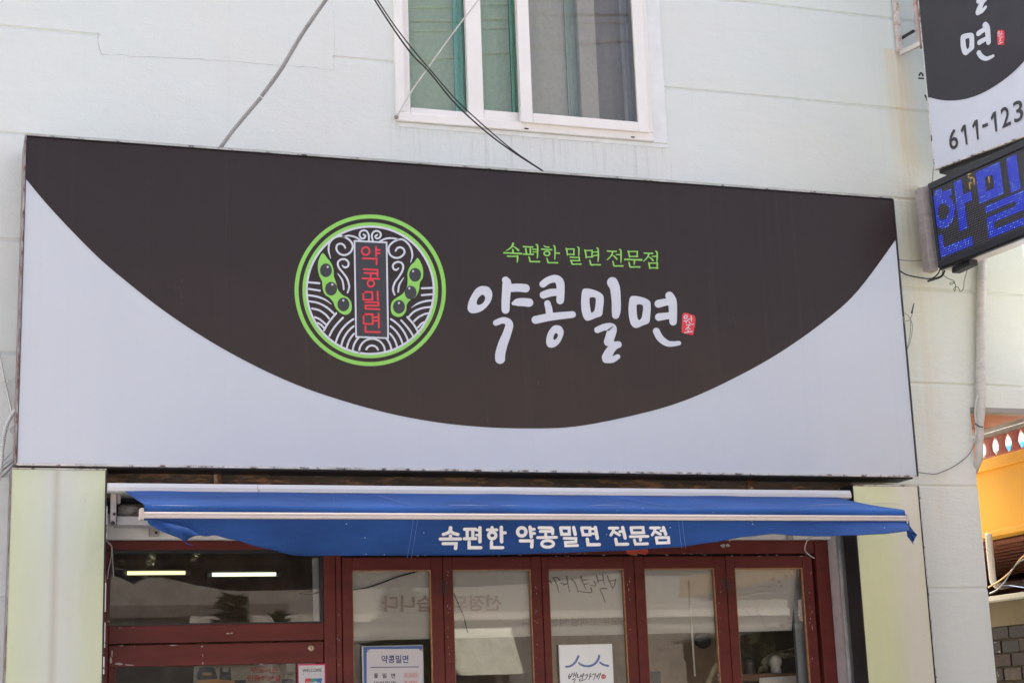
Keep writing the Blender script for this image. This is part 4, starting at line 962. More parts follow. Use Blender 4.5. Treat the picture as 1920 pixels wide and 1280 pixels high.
AW = [(vza, [[(287, 160, 54), (282, 205, 52), (245, 240, 48), (172, 262, 44)], [(288, 212, 46), (330, 245, 48), (402, 262, 46)], [(285, 285, 48), (285, 325, 48)], [(125, 335, 46), (440, 333, 46)], [(170, 406, 46), (372, 406, 46), (364, 480, 52)]], None),
 (vza, [[(505, 182, 44), (680, 180, 44)], [(547, 195, 46), (547, 315, 46)], [(635, 195, 46), (635, 315, 46)], [(500, 330, 44), (682, 327, 44)], [(690, 196, 34), (740, 196, 34)], [(690, 272, 34), (740, 272, 34)], [(745, 160, 50), (745, 375, 50)], [(576, 380, 48), (577, 470, 48), (758, 470, 48)]], None),
 (vza, [[(936, 152, 44), (936, 185, 44)], [(862, 190, 42), (1010, 190, 42)], [(1080, 152, 50), (1085, 375, 50)], [(1100, 237, 44), (1142, 237, 44)], [(926, 380, 46), (926, 468, 46), (1102, 468, 46)]], (938, 278, 56, 52, 52)),
 (vza, [[(1530, 148, 48), (1550, 300, 48)], [(1560, 182, 42), (1596, 182, 42)], [(1565, 246, 42), (1600, 246, 42)], [(1378, 363, 46), (1562, 363, 46), (1556, 455, 50)]], (1400, 222, 65, 64, 54)),
 (vza, [[(1672, 157, 44), (1862, 160, 44), (1884, 185, 44), (1884, 250, 44)], [(1690, 214, 42), (1868, 214, 42)], [(1776, 258, 44), (1776, 300, 44)], [(1648, 312, 42), (1942, 307, 42)]], (1805, 410, 92, 52, 48)),
 (vzb, [[(165, 153, 44), (292, 153, 44), (296, 248, 44), (182, 248, 44), (165, 153, 44)], [(360, 148, 46), (384, 250, 46)], [(218, 309, 38), (394, 311, 38), (392, 364, 38), (236, 370, 38), (242, 421, 38), (418, 417, 38)]], None),
 (vzb, [[(480, 153, 42), (602, 153, 42), (607, 254, 42), (503, 256, 42), (480, 153, 42)], [(630, 168, 34), (680, 168, 34)], [(640, 240, 34), (690, 240, 34)], [(684, 148, 48), (714, 308, 48)], [(564, 322, 46), (576, 405, 46), (745, 403, 46)]], None),
 (vzb, [[(896, 156, 40), (1022, 155, 40)], [(962, 160, 42), (955, 205, 42), (918, 262, 40)], [(962, 210, 40), (1046, 258, 40)], [(1050, 208, 36), (1095, 208, 36)], [(1094, 148, 46), (1132, 305, 46)], [(990, 322, 44), (1006, 400, 44), (1170, 397, 44)]], None),
 (vzb, [[(1220, 150, 40), (1400, 148, 40), (1410, 225, 40), (1236, 228, 40), (1220, 150, 40)], [(1210, 284, 38), (1474, 280, 38)], [(1360, 290, 42), (1362, 338, 42)], [(1270, 335, 40), (1288, 396, 40), (1466, 391, 40)]], None),
 (vzb, [[(1514, 153, 40), (1644, 152, 40)], [(1580, 160, 40), (1573, 203, 40), (1538, 258, 38)], [(1580, 208, 40), (1662, 250, 38)], [(1668, 196, 36), (1710, 196, 36)], [(1704, 148, 44), (1740, 248, 44)], [(1598, 300, 40), (1780, 298, 40), (1786, 374, 40), (1612, 381, 40), (1598, 300, 40)]], None)]
for fn_, st, rg in AW:
    f = Flat(fn_, OUT, .004, .00025)
    for s_ in st: f.stroke([(x, y, w_ * 1.1) for x, y, w_ in s_], straight=True)
    if rg:
        n_ = 40; cx_, cy_, rx_, ry_, w_ = rg
        f.stroke([(cx_ + math.cos(2 * math.pi * k / n_) * rx_, cy_ + math.sin(2 * math.pi * k / n_) * ry_, w_) for k in range(n_)], closed=True, seg=1)
    f.done('character', text_white, LT)
# end bracket, roller and cross bar at the left
br = lambda n, a, b_, c_, d_, y0, y1, mt: build(MB().box(Xat(a, 950, y0), Xat(b_, 950, y0), y0, y1, Zat(230, d_, y0), Zat(230, c_, y0)), n, mt, A, bevel=.003)
bm = simple('dull_pinkish_steel', (.40, .37, .35), .5, .15, 12)
br('bracket', 207, 218.5, 923, 984, -.27, -.24, bm); br('bracket', 219, 226, 922, 943, -.25, -.2, bm)
br('cross_bar', 219.5, 700, 967, 983.5, -.20, -.06, alu)
mb = MB(); p0 = PY(220, 956, -.17); mb.tube([(p0.x, -.17, p0.z), (5.1, -.17, p0.z)], .034, 16)
build(mb, 'roller_tube', simple('stained_roller', (.30, .28, .26), .6, .3, 4, (1, 1, 1), dirt=(.05, .045, .04), dirt_amt=(.42, .55), dscale=7), A, True)
br('arm_foot', 281, 300, 985, 1004, -.055, -.022, bm)
for (x, y, r_, yy) in ((214, 963, 2.6, -.272), (211.5, 980, 3.8, -.272), (292.5, 998, 2.6, -.058)):
    p = PY(x, y, yy); build(MB().lathe(p, [(r_ * .003, 0), (r_ * .0028, .004), (r_ * .0015, .005)], 12, axis='y'), 'bolt', black_metal, A)
br('arm_foot', 1474, 1484, 1001, 1012, -.055, -.022, bm)

# =================================================================== PROJECTING SIGN
PA = PY(1752.5, 318, -.23); PT = PY(1722, 0, -.23); PB = PZ(1920, 255.5, PA.z)
pd = (PB - PA).normalized(); pu = (PT - PA).normalized(); PN = pd.cross(pu).normalized()
if PN.dot(CAM - PA) < 0: PN = -PN
TH = .30; LNG = 1.10; HGT = 2.3
PS = empty('projecting_sign', PA + pd * .5 - PN * .15, 'two tone projecting box sign with a telephone number, above the dot matrix screen', 'sign')
q = [PA, PA + pd * LNG, PA + pd * LNG + pu * HGT, PA + pu * HGT]
mb = MB(); mb.hexa([*q, *[p - PN * TH for p in q]])
build(mb, 'box', simple('projecting_sign_face', (0.62, .645, .70), .25, .03, bmp=0), PS, bevel=.004)
mb = MB(); q2 = [PA - pd * .004, PA + pd * .004, PA + pd * .004 + pu * HGT, PA - pd * .004 + pu * HGT]
mb.hexa([*[p + PN * .004 for p in q2], *[p - PN * .03 for p in q2]]); q3 = [PA - pu * .004, PA + pd * LNG - pu * .004, PA + pd * LNG + pu * .005, PA + pu * .005]
mb.hexa([*[p + PN * .004 for p in q3], *[p - PN * .02 for p in q3]])
build(mb, 'edge_trim', chip_edge, PS)
mb = MB(); q4 = [PA - pu * .03 + pd * .02, PA + pd * LNG - pu * .03, PA + pd * LNG - pu * .005, PA + pd * .02 - pu * .005]
mb.hexa([*[p - PN * .02 for p in q4], *[p - PN * TH for p in q4]])
build(mb, 'underside', simple('black_underside', (.012, .011, .011), .6, .3, 5, dirt=(.10, .045, .03), dirt_amt=(.62, .7), dscale=4), PS)
for i in range(7):
    for j in range(2):
        c_ = PA + pd * (.1 + i * .13) - PN * (.07 + .12 * j) - pu * .033
        build(MB().lathe(c_, [(.006, -.004), (.006, 0)], 8), 'screw', bm, PS)
def pf(x, y): return PP(x, y, PA, PN)
fl = Flat(pf, PN, .002)
carc = [(1743, 182.5), (1755, 186), (1775, 189), (1793, 188.5), (1810, 186), (1830, 180), (1850, 171), (1870, 159), (1890, 144.5), (1907, 129.5), (1920, 116)]
sm_ = smooth_path(carc, 4); ext = [PP(x, y, PA, PN) for x, y in sm_]
tang = (ext[-1] - ext[-5]).normalized(); e1 = ext[-1] + tang * .12 + pu * .03; e2 = e1 + tang * .2 + pu * .12
lo_ = [PA + pd * .005 + pu * ((ext[0] - PA).dot(pu))] + ext[1:] + [e1, e2]
top_z = HGT - .01
lo_ += [e2 + pd * 0 + pu * 1.0, PA + pd * .6 + pu * top_z, PA + pd * .005 + pu * top_z]
u2 = [Vector(((p - PA).dot(pd), (p - PA).dot(pu), 0)) for p in lo_]
tri = tessellate_polygon([u2])
build(MB().add([PA + pd * p.x + pu * p.y + PN * .002 for p in u2], [tuple(t) for t in tri]), 'dark_arc', simple('projecting_sign_dark', (.034, .032, .037), .2, .06, bmp=0), PS)
# its lettering: the brush character and seal reused on this face, and the end of the one above
def remap(src, dst):
    (sx_0, sy_0, sx_1, sy_1), (P0, P1, P2, P3) = src, dst   # dst: TL TR BR BL pixels
    def f(x, y):
        u = (x - sx_0) / (sx_1 - sx_0); v = (y - sy_0) / (sy_1 - sy_0)
        a = (P0[0] + (P1[0] - P0[0]) * u, P0[1] + (P1[1] - P0[1]) * u); b_ = (P3[0] + (P2[0] - P3[0]) * u, P3[1] + (P2[1] - P3[1]) * u)
        return pf(a[0] + (b_[0] - a[0]) * v, a[1] + (b_[1] - a[1]) * v)
    return f
def glyphN(name, mat, parent, polys, strokes, fn, lift=.004):
    f = Flat(fn, PN, lift)
    for o_, h_ in polys: f.poly(o_, h_)
    for s_ in strokes: f.stroke(s_, seg=6)
    return f.done(name, mat, parent)
LP = empty('brush_lettering', pf(1835, 80), parent=PS)
fm = remap((1328, 445, 1740, 880), ((1800, 62), (1861, 36), (1866, 110), (1806, 131)))
glyphN('character', white_print, LP, myeon_p, myeon_s, fm)
fmil = remap((955, 330, 1275, 1005), ((1800, -62), (1848, -85), (1854, 20), (1806, 44)))
glyphN('character', white_print, LP, mil_p, mil_s, fmil)
fs_ = remap((1745, 612, 1850, 784), ((1870, 58), (1883.5, 54), (1885.5, 84), (1871.5, 87)))
glyphN('seal_patch', red_print, LP, [(seal_o, [])], [], fs_)
glyphN('seal_characters', white_print, LP, [], [[((x / 18.283 + 400) * 4.1739, (y / 18.283 + 130) * 4.1739, w_ / 18.283 * 4.1739) for x, y, w_ in s_] for s_ in seal_s], fs_, .007)
num_m = simple('charcoal_numerals', (.045, .042, .045), .35, .05, bmp=0)
def ftxt(txt, P0, P1, P2, P3, bold):   # TL TR BR BL
    vs_, f_ = glyphs(txt, bold); ax, bx = min(v[0] for v in vs_), max(v[0] for v in vs_); ay, by = min(v[1] for v in vs_), max(v[1] for v in vs_)
    fn = remap((0, 0, 1, 1), (P0, P1, P2, P3))
    return build(MB().add([fn((x - ax) / (bx - ax), 1 - (y - ay) / (by - ay)) + PN * .004 for x, y in vs_], f_), 'digit' if txt.isdigit() else 'hyphen', num_m, LN)
LN = empty('telephone_number', pf(1850, 250), parent=PS)
def one_(P0, P1, P2, P3):
    fn = remap((0, 0, 1, 1), (P0, P1, P2, P3)); u_ = [(0, .2), (.5, 0), (1, 0), (1, 1), (.55, 1), (.55, .2), (.12, .36)]
    tri = tessellate_polygon([[Vector((a, -b_, 0)) for a, b_ in u_]])
    return build(MB().add([fn(a, b_) + PN * .004 for a, b_ in u_], [tuple(t) for t in tri]), 'digit', num_m, LN)
for ch, P0, P1, P2, P3 in (('6', (1778, 245.5), (1795, 240), (1798, 277), (1782, 283)), ('1', (1800.5, 238), (1811, 233.5), (1815, 271), (1808, 273.5)), ('1', (1822, 229.5), (1833.5, 224), (1836, 262), (1829, 264)), ('-', (1842, 234.5), (1852.5, 230.5), (1853.5, 236.5), (1843, 240.5)), ('1', (1857, 215), (1867.5, 208.5), (1870.5, 246.5), (1863, 249)), ('2', (1876, 204), (1892, 197.5), (1896.5, 233.5), (1880, 241.5)), ('3', (1899, 193), (1917, 185.5), (1920, 224), (1903, 232))):
    one_(P0, P1, P2, P3) if ch == '1' else ftxt(ch, P0, P1, P2, P3, .012)
# bracket holding it
BK = empty('sign_bracket', (5.8, -.1, 5.7), 'rust streaked white angle iron frame fixed to the wall, holding the projecting sign', 'bracket')
def bar(p, q_, w_, parent, mat, name):
    p, q_ = Vector(p), Vector(q_); t = (q_ - p).normalized(); s_ = t.cross(Vector((0, 1, 0)));
    if s_.length < .2: s_ = t.cross(Vector((1, 0, 0)))
    s_.normalize(); n_ = t.cross(s_).normalized(); h = w_ / 2
    a = [p + s_ * h + n_ * h, p - s_ * h + n_ * h, p - s_ * h - n_ * h, p + s_ * h - n_ * h]; b_ = [x + (q_ - p) for x in a]
    return build(MB().hexa([*a, *b_]), name, mat, parent, bevel=.003)
kb0 = PY(1687, 98, -.03); kt0 = Vector((PY(1680, 0, -.03).x, -.03, 7.2)); kt0.x = kb0.x + (kt0.x - kb0.x) * 2.2
kb1 = PY(1720, 78, -.20)
kb1.x = kb0.x + .015
bar(kb0, (kb0.x, -.03, 7.2), .032, BK, bracket_m, 'post')
kb1 = Vector((kb0.x + .05, -.20, kb0.z + .005))
bar(kb1, (kb1.x, -.20, 7.2), .034, BK, simple('pink_brown_steel', (.46, .36, .32), .6, .2, 9, dirt=(.30, .13, .06), dirt_amt=(.55, .68), dscale=16), 'post')
bar(kb0 + Vector((0, -.01, -.012)), kb1 + Vector((0, -.01, -.012)), .030, BK, bracket_m, 'foot')
bar(kb1 + Vector((0.0, 0, -.02)), kb1 + Vector((.12, -.05, -.02)), .04, BK, rust, 'foot')
bar(kb0 + Vector((.02, .02, .10)), kb1 + Vector((-.005, .05, .10)), .018, BK, black_metal, 'tie')
cable([(1723, 142, -.2), (1727, 137, -.2), (1731, 143, -.2)], 0, .006, 'cable_tie', cable_m, 'upper black loop of cable tie at the edge of the projecting sign', n=6)
cable([(1722, 147, -.2), (1732, 147.5, -.2)], 0, .005, 'cable_tie', cable_m, 'flat black tie end just below the upper loop beside the projecting sign', n=6)
cable([(1734, 178, -.2), (1737, 184, -.2), (1739, 189, -.2)], 0, .006, 'cable_tie', cable_m, 'lower black tie peeping out beside the arc tip of the projecting sign', n=6)
cable([(1739, 186, -.2), (1744, 230, -.2), (1746, 240, -.2), (1748, 275, -.2), (1751, 300, -.18), (1749, 330, -.14), (1748, 343, -.14)], 0, .003, 'thin_wire', wire_grey, 'thin wire running down the wall edge of the projecting sign to the screen', n=6)

# =================================================================== LED SCREEN
LA = PY(1760, 502.5, -.24); LTp = PY(1741, 345, -.24); LB = PZ(1920, 440, LA.z)
ld = (LB - LA).normalized(); lu = (LTp - LA); lh = lu.length; lu.normalize(); LNn = ld.cross(lu).normalized()
if LNn.dot(CAM - LA) < 0: LNn = -LNn
LE = empty('led_screen', LA + ld * .5 - LNn * .06, 'black dot matrix screen showing large blue Korean letters, projecting below the hanging sign', 'screen')
LL = 1.02
def lbox(u0, u1, v0, v1, w0, w1, name, mat, **k):
    P = [LA + ld * a + lu * b_ + LNn * c_ for c_ in (w1, w0) for a, b_ in ((u0, v0), (u1, v0), (u1, v1), (u0, v1))]
    return build(MB().hexa(P), name, mat, LE, **k)
def uv(px, py):
    p = PP(px, py, LA, LNn) - LA; return p.dot(ld), p.dot(lu)
u0, v0 = uv(1750.5, 356.5); u1, v1 = uv(1763.5, 485.5)
vpit = (v0 - v1) / 31; uo = (u0 + u1) / 2
u9, v9 = uv(1918, 273.5)
lbox(0, LL, 0, lh, -.14, -.012, 'case', black_metal, bevel=.003)
fr_ = MB()
for (a, b_, c_, d_) in ((0, LL, 0, v1 - .012), (0, LL, v0 + .012, lh), (0, uo - .010, v1 - .0119, v0 + .0119)):
    P = [LA + ld * x + lu * y + LNn * z for z in (.006, -.0119) for x, y in ((a, c_), (b_, c_), (b_, d_), (a, d_))]
    fr_.hexa(P)
build(fr_, 'bezel', simple('dark_bezel', (.030, .032, .038), .4, .15, 6, bmp=0), LE, bevel=.002)
lbox(uo - .0099, LL - .01, v1 - .0118, v0 + .0118, -.0118, -.004, 'matrix_board', led_face)
lbox(0, LL, -.012, -.0005, -.125, -.03, 'under_rail', alu_warm)
lbox(0, LL, -.014, -.0006, -.028, -.004, 'under_rail', black_metal)
# bitmap of the letters: (row range, column range)
lit = set()
def fill(r0, r1, c0, c1, on=True):
    for r in range(r0, r1 + 1):
        for c in range(c0, c1 + 1):
            (lit.add if on else lit.discard)((r, c))
fill(1, 2, 1, 5); fill(3, 5, 0, 11)
for r in range(6, 19):
    for c in range(0, 13):
        d = math.hypot((c - 4.6) / 7.6, (r - 11.4) / 7.0)
        if d <= 1: lit.add((r, c))
        if math.hypot((c - 4.6) / 3.7, (r - 11) / 3.4) < 1 and (r, c) in lit: lit.discard((r, c))
fill(1, 22, 14, 18); fill(8, 11, 19, 23); fill(21, 30, 0, 2); fill(27, 30, 3, 20)
fill(1, 14, 28, 42); fill(5, 10, 33, 37, False); fill(1, 15, 47, 52)
fill(17, 19, 31, 54); fill(20, 22, 49, 54); fill(22, 24, 31, 54); fill(25, 27, 31, 34); fill(28, 30, 31, 54)
amber = {(r, c) for r in range(0, 7) for c in range(23, 27) if random.random() < .5} | {(5, 35), (6, 35), (7, 35)} | {(r, c) for r in range(2, 14) for c in range(57, 70) if random.random() < .45}
mb = MB(); gl = MB(); NC = int((LL - .03 - uo) / vpit)
HP = 1.0
upit = vpit
off_n = 0
for r in range(32):
    for c in range(NC):
        cc = LA + ld * (uo + c * upit) + lu * (v0 - r * vpit) - LNn * .0038
        on = (r, c) in lit
        mi = (2 if random.random() < .16 else 1) if on else (3 if (r, c) in amber else 0)
        rad = vpit * (.235 if mi else .18)
        ring = [cc + ld * math.cos(k * math.pi / 3) * rad + lu * math.sin(k * math.pi / 3) * rad for k in range(6)] + [cc + LNn * rad * .8]
        mb.add(ring, [(k, (k + 1) % 6, 6) for k in range(6)], mi)
        if on:
            h = vpit / 2; gl.add([cc - ld * h - lu * h + LNn * .0003, cc + ld * h - lu * h + LNn * .0003, cc + ld * h + lu * h + LNn * .0003, cc - ld * h + lu * h + LNn * .0003], [(0, 1, 2, 3)])
build(gl, 'lit_field', led_blue_face, LE)
d_ = build(mb, 'diodes', [led_off, led_blue, led_cyan, led_amber], LE, kind='stuff')
# wall channel that carries the screen
s0 = PY(1743, 350, -.13)
mb = MB()
lx = LA.x
P = [PY(x, y, -.20) for x, y in ((1741, 504), (1759, 505), (1740.5, 346), (1727, 352))]
mb.hexa([PY(1744, 504, -.20), PY(1759.5, 507, -.20), PY(1740.5, 347, -.20), PY(1727, 352, -.20), *[PY(x, y, -.20) + Vector((0, .08, 0)) for x, y in ((1744, 504), (1759.5, 507), (1740.5, 347), (1727, 352))]])
build(mb, 'mounting_channel', simple('brownish_zinc_channel', (.40, .345, .32), .55, .15, 10, (1, 1, 3), .1), LE, bevel=.003)
mb = MB(); mb.hexa([PY(1735, 500, -.11), PY(1746, 506, -.11), PY(1729, 352, -.11), PY(1720.5, 353, -.11), *[PY(x, y, -.0) for x, y in ((1735, 500), (1746, 506), (1729, 352), (1720.5, 353))]])
build(mb, 'packing_strip', simple('crumbling_packing', (.26, .23, .19), .9, .5, 25, dirt=(.5, .45, .36), dirt_amt=(.55, .62), dscale=30, bmp=1, bscale=60), LE)
p = LA + ld * .17 - lu * .035 - LNn * .06
mb = MB(); mb.box(p.x - .03, p.x + .03, p.y - .10, p.y + .10, p.z - .015, p.z + .022)
build(mb, 'power_adapter', black_metal, None, bevel=.005, label='small black power adapter hanging under the dot matrix screen', cat='adapter')
cable([(1688, 508), (1700, 515, -.05), (1725, 520.5, -.06), (1746, 522, -.08), (1758, 514, -.15), (1764, 502, -.2)], -.02, .0045, 'power_cable', cable_m, 'black cable looping from the long sign edge to the underside of the screen')
cable([(1740, 527, -.12), (1752, 523, -.12), (1766, 517, -.17), (1773, 502, -.22)], -.1, .007, 'power_cable', cable_m, 'short thick black cable stub curling below the screen corner')
cable([(1686, 487, -.03), (1700, 488.5, -.04), (1720, 489, -.06), (1735, 486, -.1)], -.03, .003, 'thin_wire', wire_grey, 'thin grey wire running level from the long sign to the mounting channel')
cable([(1768, 504), (1767, 513), (1776, 521), (1788, 526), (1789, 530), (1783, 533.5), (1781, 531), (1788, 529), (1792, 537), (1790, 546), (1788.5, 541), (1792, 537.5), (1797, 539), (1800, 546), (1804, 545), (1807, 537), (1808, 526), (1813, 508), (1814, 497), (1811, 491)], -.2, .0022, 'thin_wire', cable_m, 'thin dark wire squiggling and looping below the power adapter', n=5)
for i, (pts, lb) in enumerate([([(1694, 586), (1703, 592), (1709, 603), (1711, 614)], 'upper curved green wire sprouting from the right edge of the long sign'), ([(1696, 602), (1705, 600), (1710, 590), (1712, 583)], 'green wire reaching up to the small connector beside the long sign'), ([(1707, 601), (1707, 620), (1704, 640), (1701, 652)], 'straight thin green wire hanging down beside the long sign'), ([(1711, 612), (1709, 630), (1705, 645), (1701, 655)], 'outer bowed green wire hanging down beside the long sign')]):
    cable(pts, -.06, .002, 'thin_wire', simple('dull_green_wire_%d' % i, (.14, .19, .12), .5, .1, bmp=0), lb, n=5)
p = PY(1711, 580, -.06); build(MB().tube([PY(1709, 587, -.06), PY(1711.5, 578, -.06), PY(1712.5, 573, -.06), PY(1714, 568, -.06)], [.005, .0045, .004, .002], 8), 'wire_connector', cable_m, None, True, label='tiny black connector tip on the green wires beside the long sign', cat='connector')

# =================================================================== OTHER CABLES AND PIPES
def ribbed(px, Ys, r, name, mat, label, pitch=.0115, cat='conduit', w_=1.22):
    P = [PY(p[0], p[1], y) for p, y in zip(px, Ys)]; P = [Vector(q_) for q_ in smooth_path([tuple(p) for p in P], 12)]
    L = [0]
    for a, b_ in zip(P, P[1:]): L.append(L[-1] + (b_ - a).length)
    n = int(L[-1] / pitch * 2); out = []; rr = []; j = 0
    for i in range(n + 1):
        s_ = L[-1] * i / n
        while j < len(L) - 2 and L[j + 1] < s_: j += 1
        t = (s_ - L[j]) / max(L[j + 1] - L[j], 1e-9); out.append(P[j].lerp(P[j + 1], t)); rr.append(r * (w_ if i % 2 else .80))
    return build(MB().tube(out, rr, 10), name, mat, None, label=label, cat=cat)
ribbed([(615, -6), (567, 63), (527, 130), (490, 181)], [-.75, -.62, -.5, -.42], .0115, 'flexible_conduit', conduit_m, 'long grey ribbed conduit slanting down the white wall from the upper edge')
ribbed([(489.5, 183), (460, 217), (433, 250), (412, 279)], [-.42, -.38, -.33, -.28], .0105, 'flexible_conduit', conduit_m, 'short frayed grey conduit piece ending at the top edge of the long sign')
ribbed([(30, 768), (21, 780), (12, 798), (6, 828), (2, 868), (-2, 900)], [-.1, -.12, -.14, -.15, -.15, -.15], .0105, 'flexible_conduit', conduit_w, 'white ribbed conduit curving down at the left edge of the long sign')
cable([(699, -5, -1.0), (736.7, 53, -.85), (773, 103, -.72), (801.7, 131.7, -.63), (846.7, 186.7, -.5), (880, 220, -.45), (923, 256.7, -.38), (966.7, 288, -.33), (1018, 321, -.3)], 0, .0046, 'drop_cable', cable_m, 'thicker black cable crossing the upper window down to the long sign')
cable([(704, -5, -.98), (741, 50, -.83), (775, 94, -.71), (803, 127, -.62), (853, 185, -.49), (893, 223, -.44), (927, 253, -.37), (967, 286, -.335), (1016, 319, -.31)], 0, .0036, 'drop_cable', cable_m, 'thinner black cable running just above the thicker one across the upper window')
cable([(900, -4, -.8), (850, 62, -.55), (801, 130, -.3), (770, 174, -.15), (745, 217, -.04)], 0, .0042, 'stay_wire', wire_white, 'white stay wire rising from the lower left corner of the upper window', cat='wire')
p = PY(743, 220, -.032); build(MB().lathe(p + Vector((0, -.002, 0)), [(.014, 0), (.012, .008), (.005, .012)], 10, axis='y'), 'anchor_eye', simple('grey_anchor', (.30, .27, .23), .5, .3, 20), None, True, label='small grey anchor eye at the lower left corner of the upper window frame', cat='hook')
cable([(-6, 655), (0, 670), (8, 709), (16, 745), (24, 780)], -.03, .005, 'thin_pipe', conduit_w, 'straight pale wire slanting down to the lower left edge of the long sign')
cable([(-3, 720), (4, 716), (10, 712), (15, 713), (14, 718), (8, 717), (9, 712)], -.05, .0028, 'tie_wire', wire_white, 'thin pale wire knotted around the straight pale wire at the far left', cat='wire')
for i, pts in enumerate([[(30, 858), (20, 862), (10, 868), (-4, 882)], [(28, 862), (16, 872), (6, 880), (-4, 890)], [(30, 850), (22, 848), (10, 860), (-4, 872)], [(26, 870), (14, 884), (4, 893), (-4, 888)], [(29, 792), (24, 800), (19, 806), (24, 814), (29, 812)]]):
    cable(pts, -.08 - .012 * i, .0045, 'bundled_cable', wire_grey if i % 2 else conduit_w, ['uppermost pale cable bundled at the lower left corner of the long sign', 'second grey cable bundled at the lower left corner of the long sign', 'looped pale cable bundled at the lower left corner of the long sign', 'lowest grey cable sagging at the lower left corner of the long sign', 'pale loop of cable behind the white ribbed conduit at the far left'][i], group='cables bundled at the left edge')
cable([(1722, 885), (1742, 887.5), (1759, 887), (1795, 870), (1820, 847), (1828, 820), (1825, 790), (1829, 757)], -.02, .003, 'thin_wire', wire_grey, 'sagging wire curving across the right pier from the sign corner to the wrapped pipe')
cable([(1833, 740), (1828, 770), (1830, 800), (1826, 830)], -.075, .004, 'thin_wire', wire_white, 'pale wire clinging to the left side of the wrapped pipe')
# wrapped pipe
Pp = [(1842.5, 440, 19), (1842, 500, 19), (1840, 560, 19.5), (1839, 630, 20), (1838.5, 700, 20.5), (1838, 765, 20), (1836.5, 800, 18), (1836, 860, 15)]
pth = []; rr = []
for i in range(61):
    t = i / 60 * (len(Pp) - 1); j = min(int(t), len(Pp) - 2); f = t - j
    x, y, w_ = [Pp[j][k] + (Pp[j + 1][k] - Pp[j][k]) * f for k in range(3)]
    pth.append(PY(x, y, -.04)); rr.append(w_ / 2 * .00304 * (1 + .06 * (1 if i % 4 == 0 else 0) * random.uniform(.2, 1)))
last = pth[-1]
for k in range(1, 9):
    pth.append(last + Vector((.012 * k * .35, .045 * k, -.038 * k))); rr.append(rr[60] * (1 - .03 * k))
build(MB().tube(pth, rr, 14), 'wrapped_pipe', pipe_m, None, True, label='cream tape wrapped pipe running down the right corner and bending back behind the pier', cat='pipe')
cable([(1828, 793, -.075), (1836, 799, -.085), (1843, 800, -.07)], 0, .004, 'band_clamp', cable_m, 'dark wire tie around the wrapped pipe at the soffit', cat='clamp')
cable([(198, 1010, -.02), (203, 1016, -.03), (209, 1024, -.03), (208, 1045, -.025), (203, 1070, -.02), (201.5, 1085, -.02)], 0, .0024, 'hanging_cord', wire_white, None, n=6, parent=A)
cable([(198, 1012, -.024), (204, 1019, -.034), (210, 1026, -.03), (211, 1050, -.025), (213, 1083, -.02)], 0, .0024, 'hanging_cord', wire_white, None, n=6, parent=A)
cable([(1545, 1004, -.05), (1530, 1004, -.05), (1515, 1011, -.05), (1509, 1028, -.04), (1514, 1037, -.02), (1527, 1046, .0)], 0, .0035, 'hanging_cord', wire_white, None, n=6, parent=A)

# stickers and cards on the joinery
fl = Flat(plane(FY - .006), OUT, .001)
fl.poly([(1171, 1028), (1213, 1028), (1216, 1034), (1210, 1040), (1196, 1037), (1188, 1041), (1176, 1038)], smooth=0)
o = build(fl.mb, 'torn_sticker', simple('orange_red_sticker', (.52, .07, .03), .5, .25, 30, dirt=(.5, .45, .4), dirt_amt=(.62, .66), dscale=40), None, label='torn orange red sticker on the door head, half hidden by the awning', cat='sticker')

CW = empty('welcome_card', PY(585, 1262, FY - .008), 'white card with a magenta border reading WELCOME, stuck at the right of the left door', 'card')
cf = plane(FY - .006)
def rect(mb, x0, x1, y0, y1, Y, th, mi=0):
    a, b_ = PY(x0, y0, Y), PY(x1, y1, Y); return mb.box(a.x, b_.x, Y, Y + th, b_.z, a.z, mi)
build(rect(MB(), 558, 611, 1244.5, 1330, FY - .006, .004), 'border', pink_edge, CW)
build(rect(MB(), 560, 609, 1247, 1328, FY - .0075, .001), 'paper', paper_w, CW)
cfn = plane(FY - .0085)
text_at('WELCOME', cfn, OUT, 567, 603, 1253, 1259, 'lettering', ink, CW, lift=.0008, slope=-.02)
f = Flat(cfn, OUT, .0008)
for i in range(4): f.disc(568.5 + i * 10.5, 1263, .9, .7, 8)
f.done('dots', ink, CW)
for i, (c_, a, b_) in enumerate((('red', 0, 10.5), ('teal', 10.5, 20.5), ('blue', 20.5, 31))):
    f = Flat(cfn, OUT, .0008); x0 = 571
    f.poly([(x0 + a + 2, 1271), (x0 + b_ + 2, 1270.5), (x0 + b_ - 2, 1290), (x0 + a - 2, 1290)], smooth=0)
    f.done('logo_field', simple('logo_%s' % c_, {'red': (.6, .03, .05), 'teal': (.02, .30, .24), 'blue': (.03, .14, .40)}[c_], .4, .05, bmp=0), CW)
text_at('UnionPay', cfn, OUT, 571, 600, 1276, 1284, 'logo_lettering', white_print, CW, bold=.02, lift=.002)

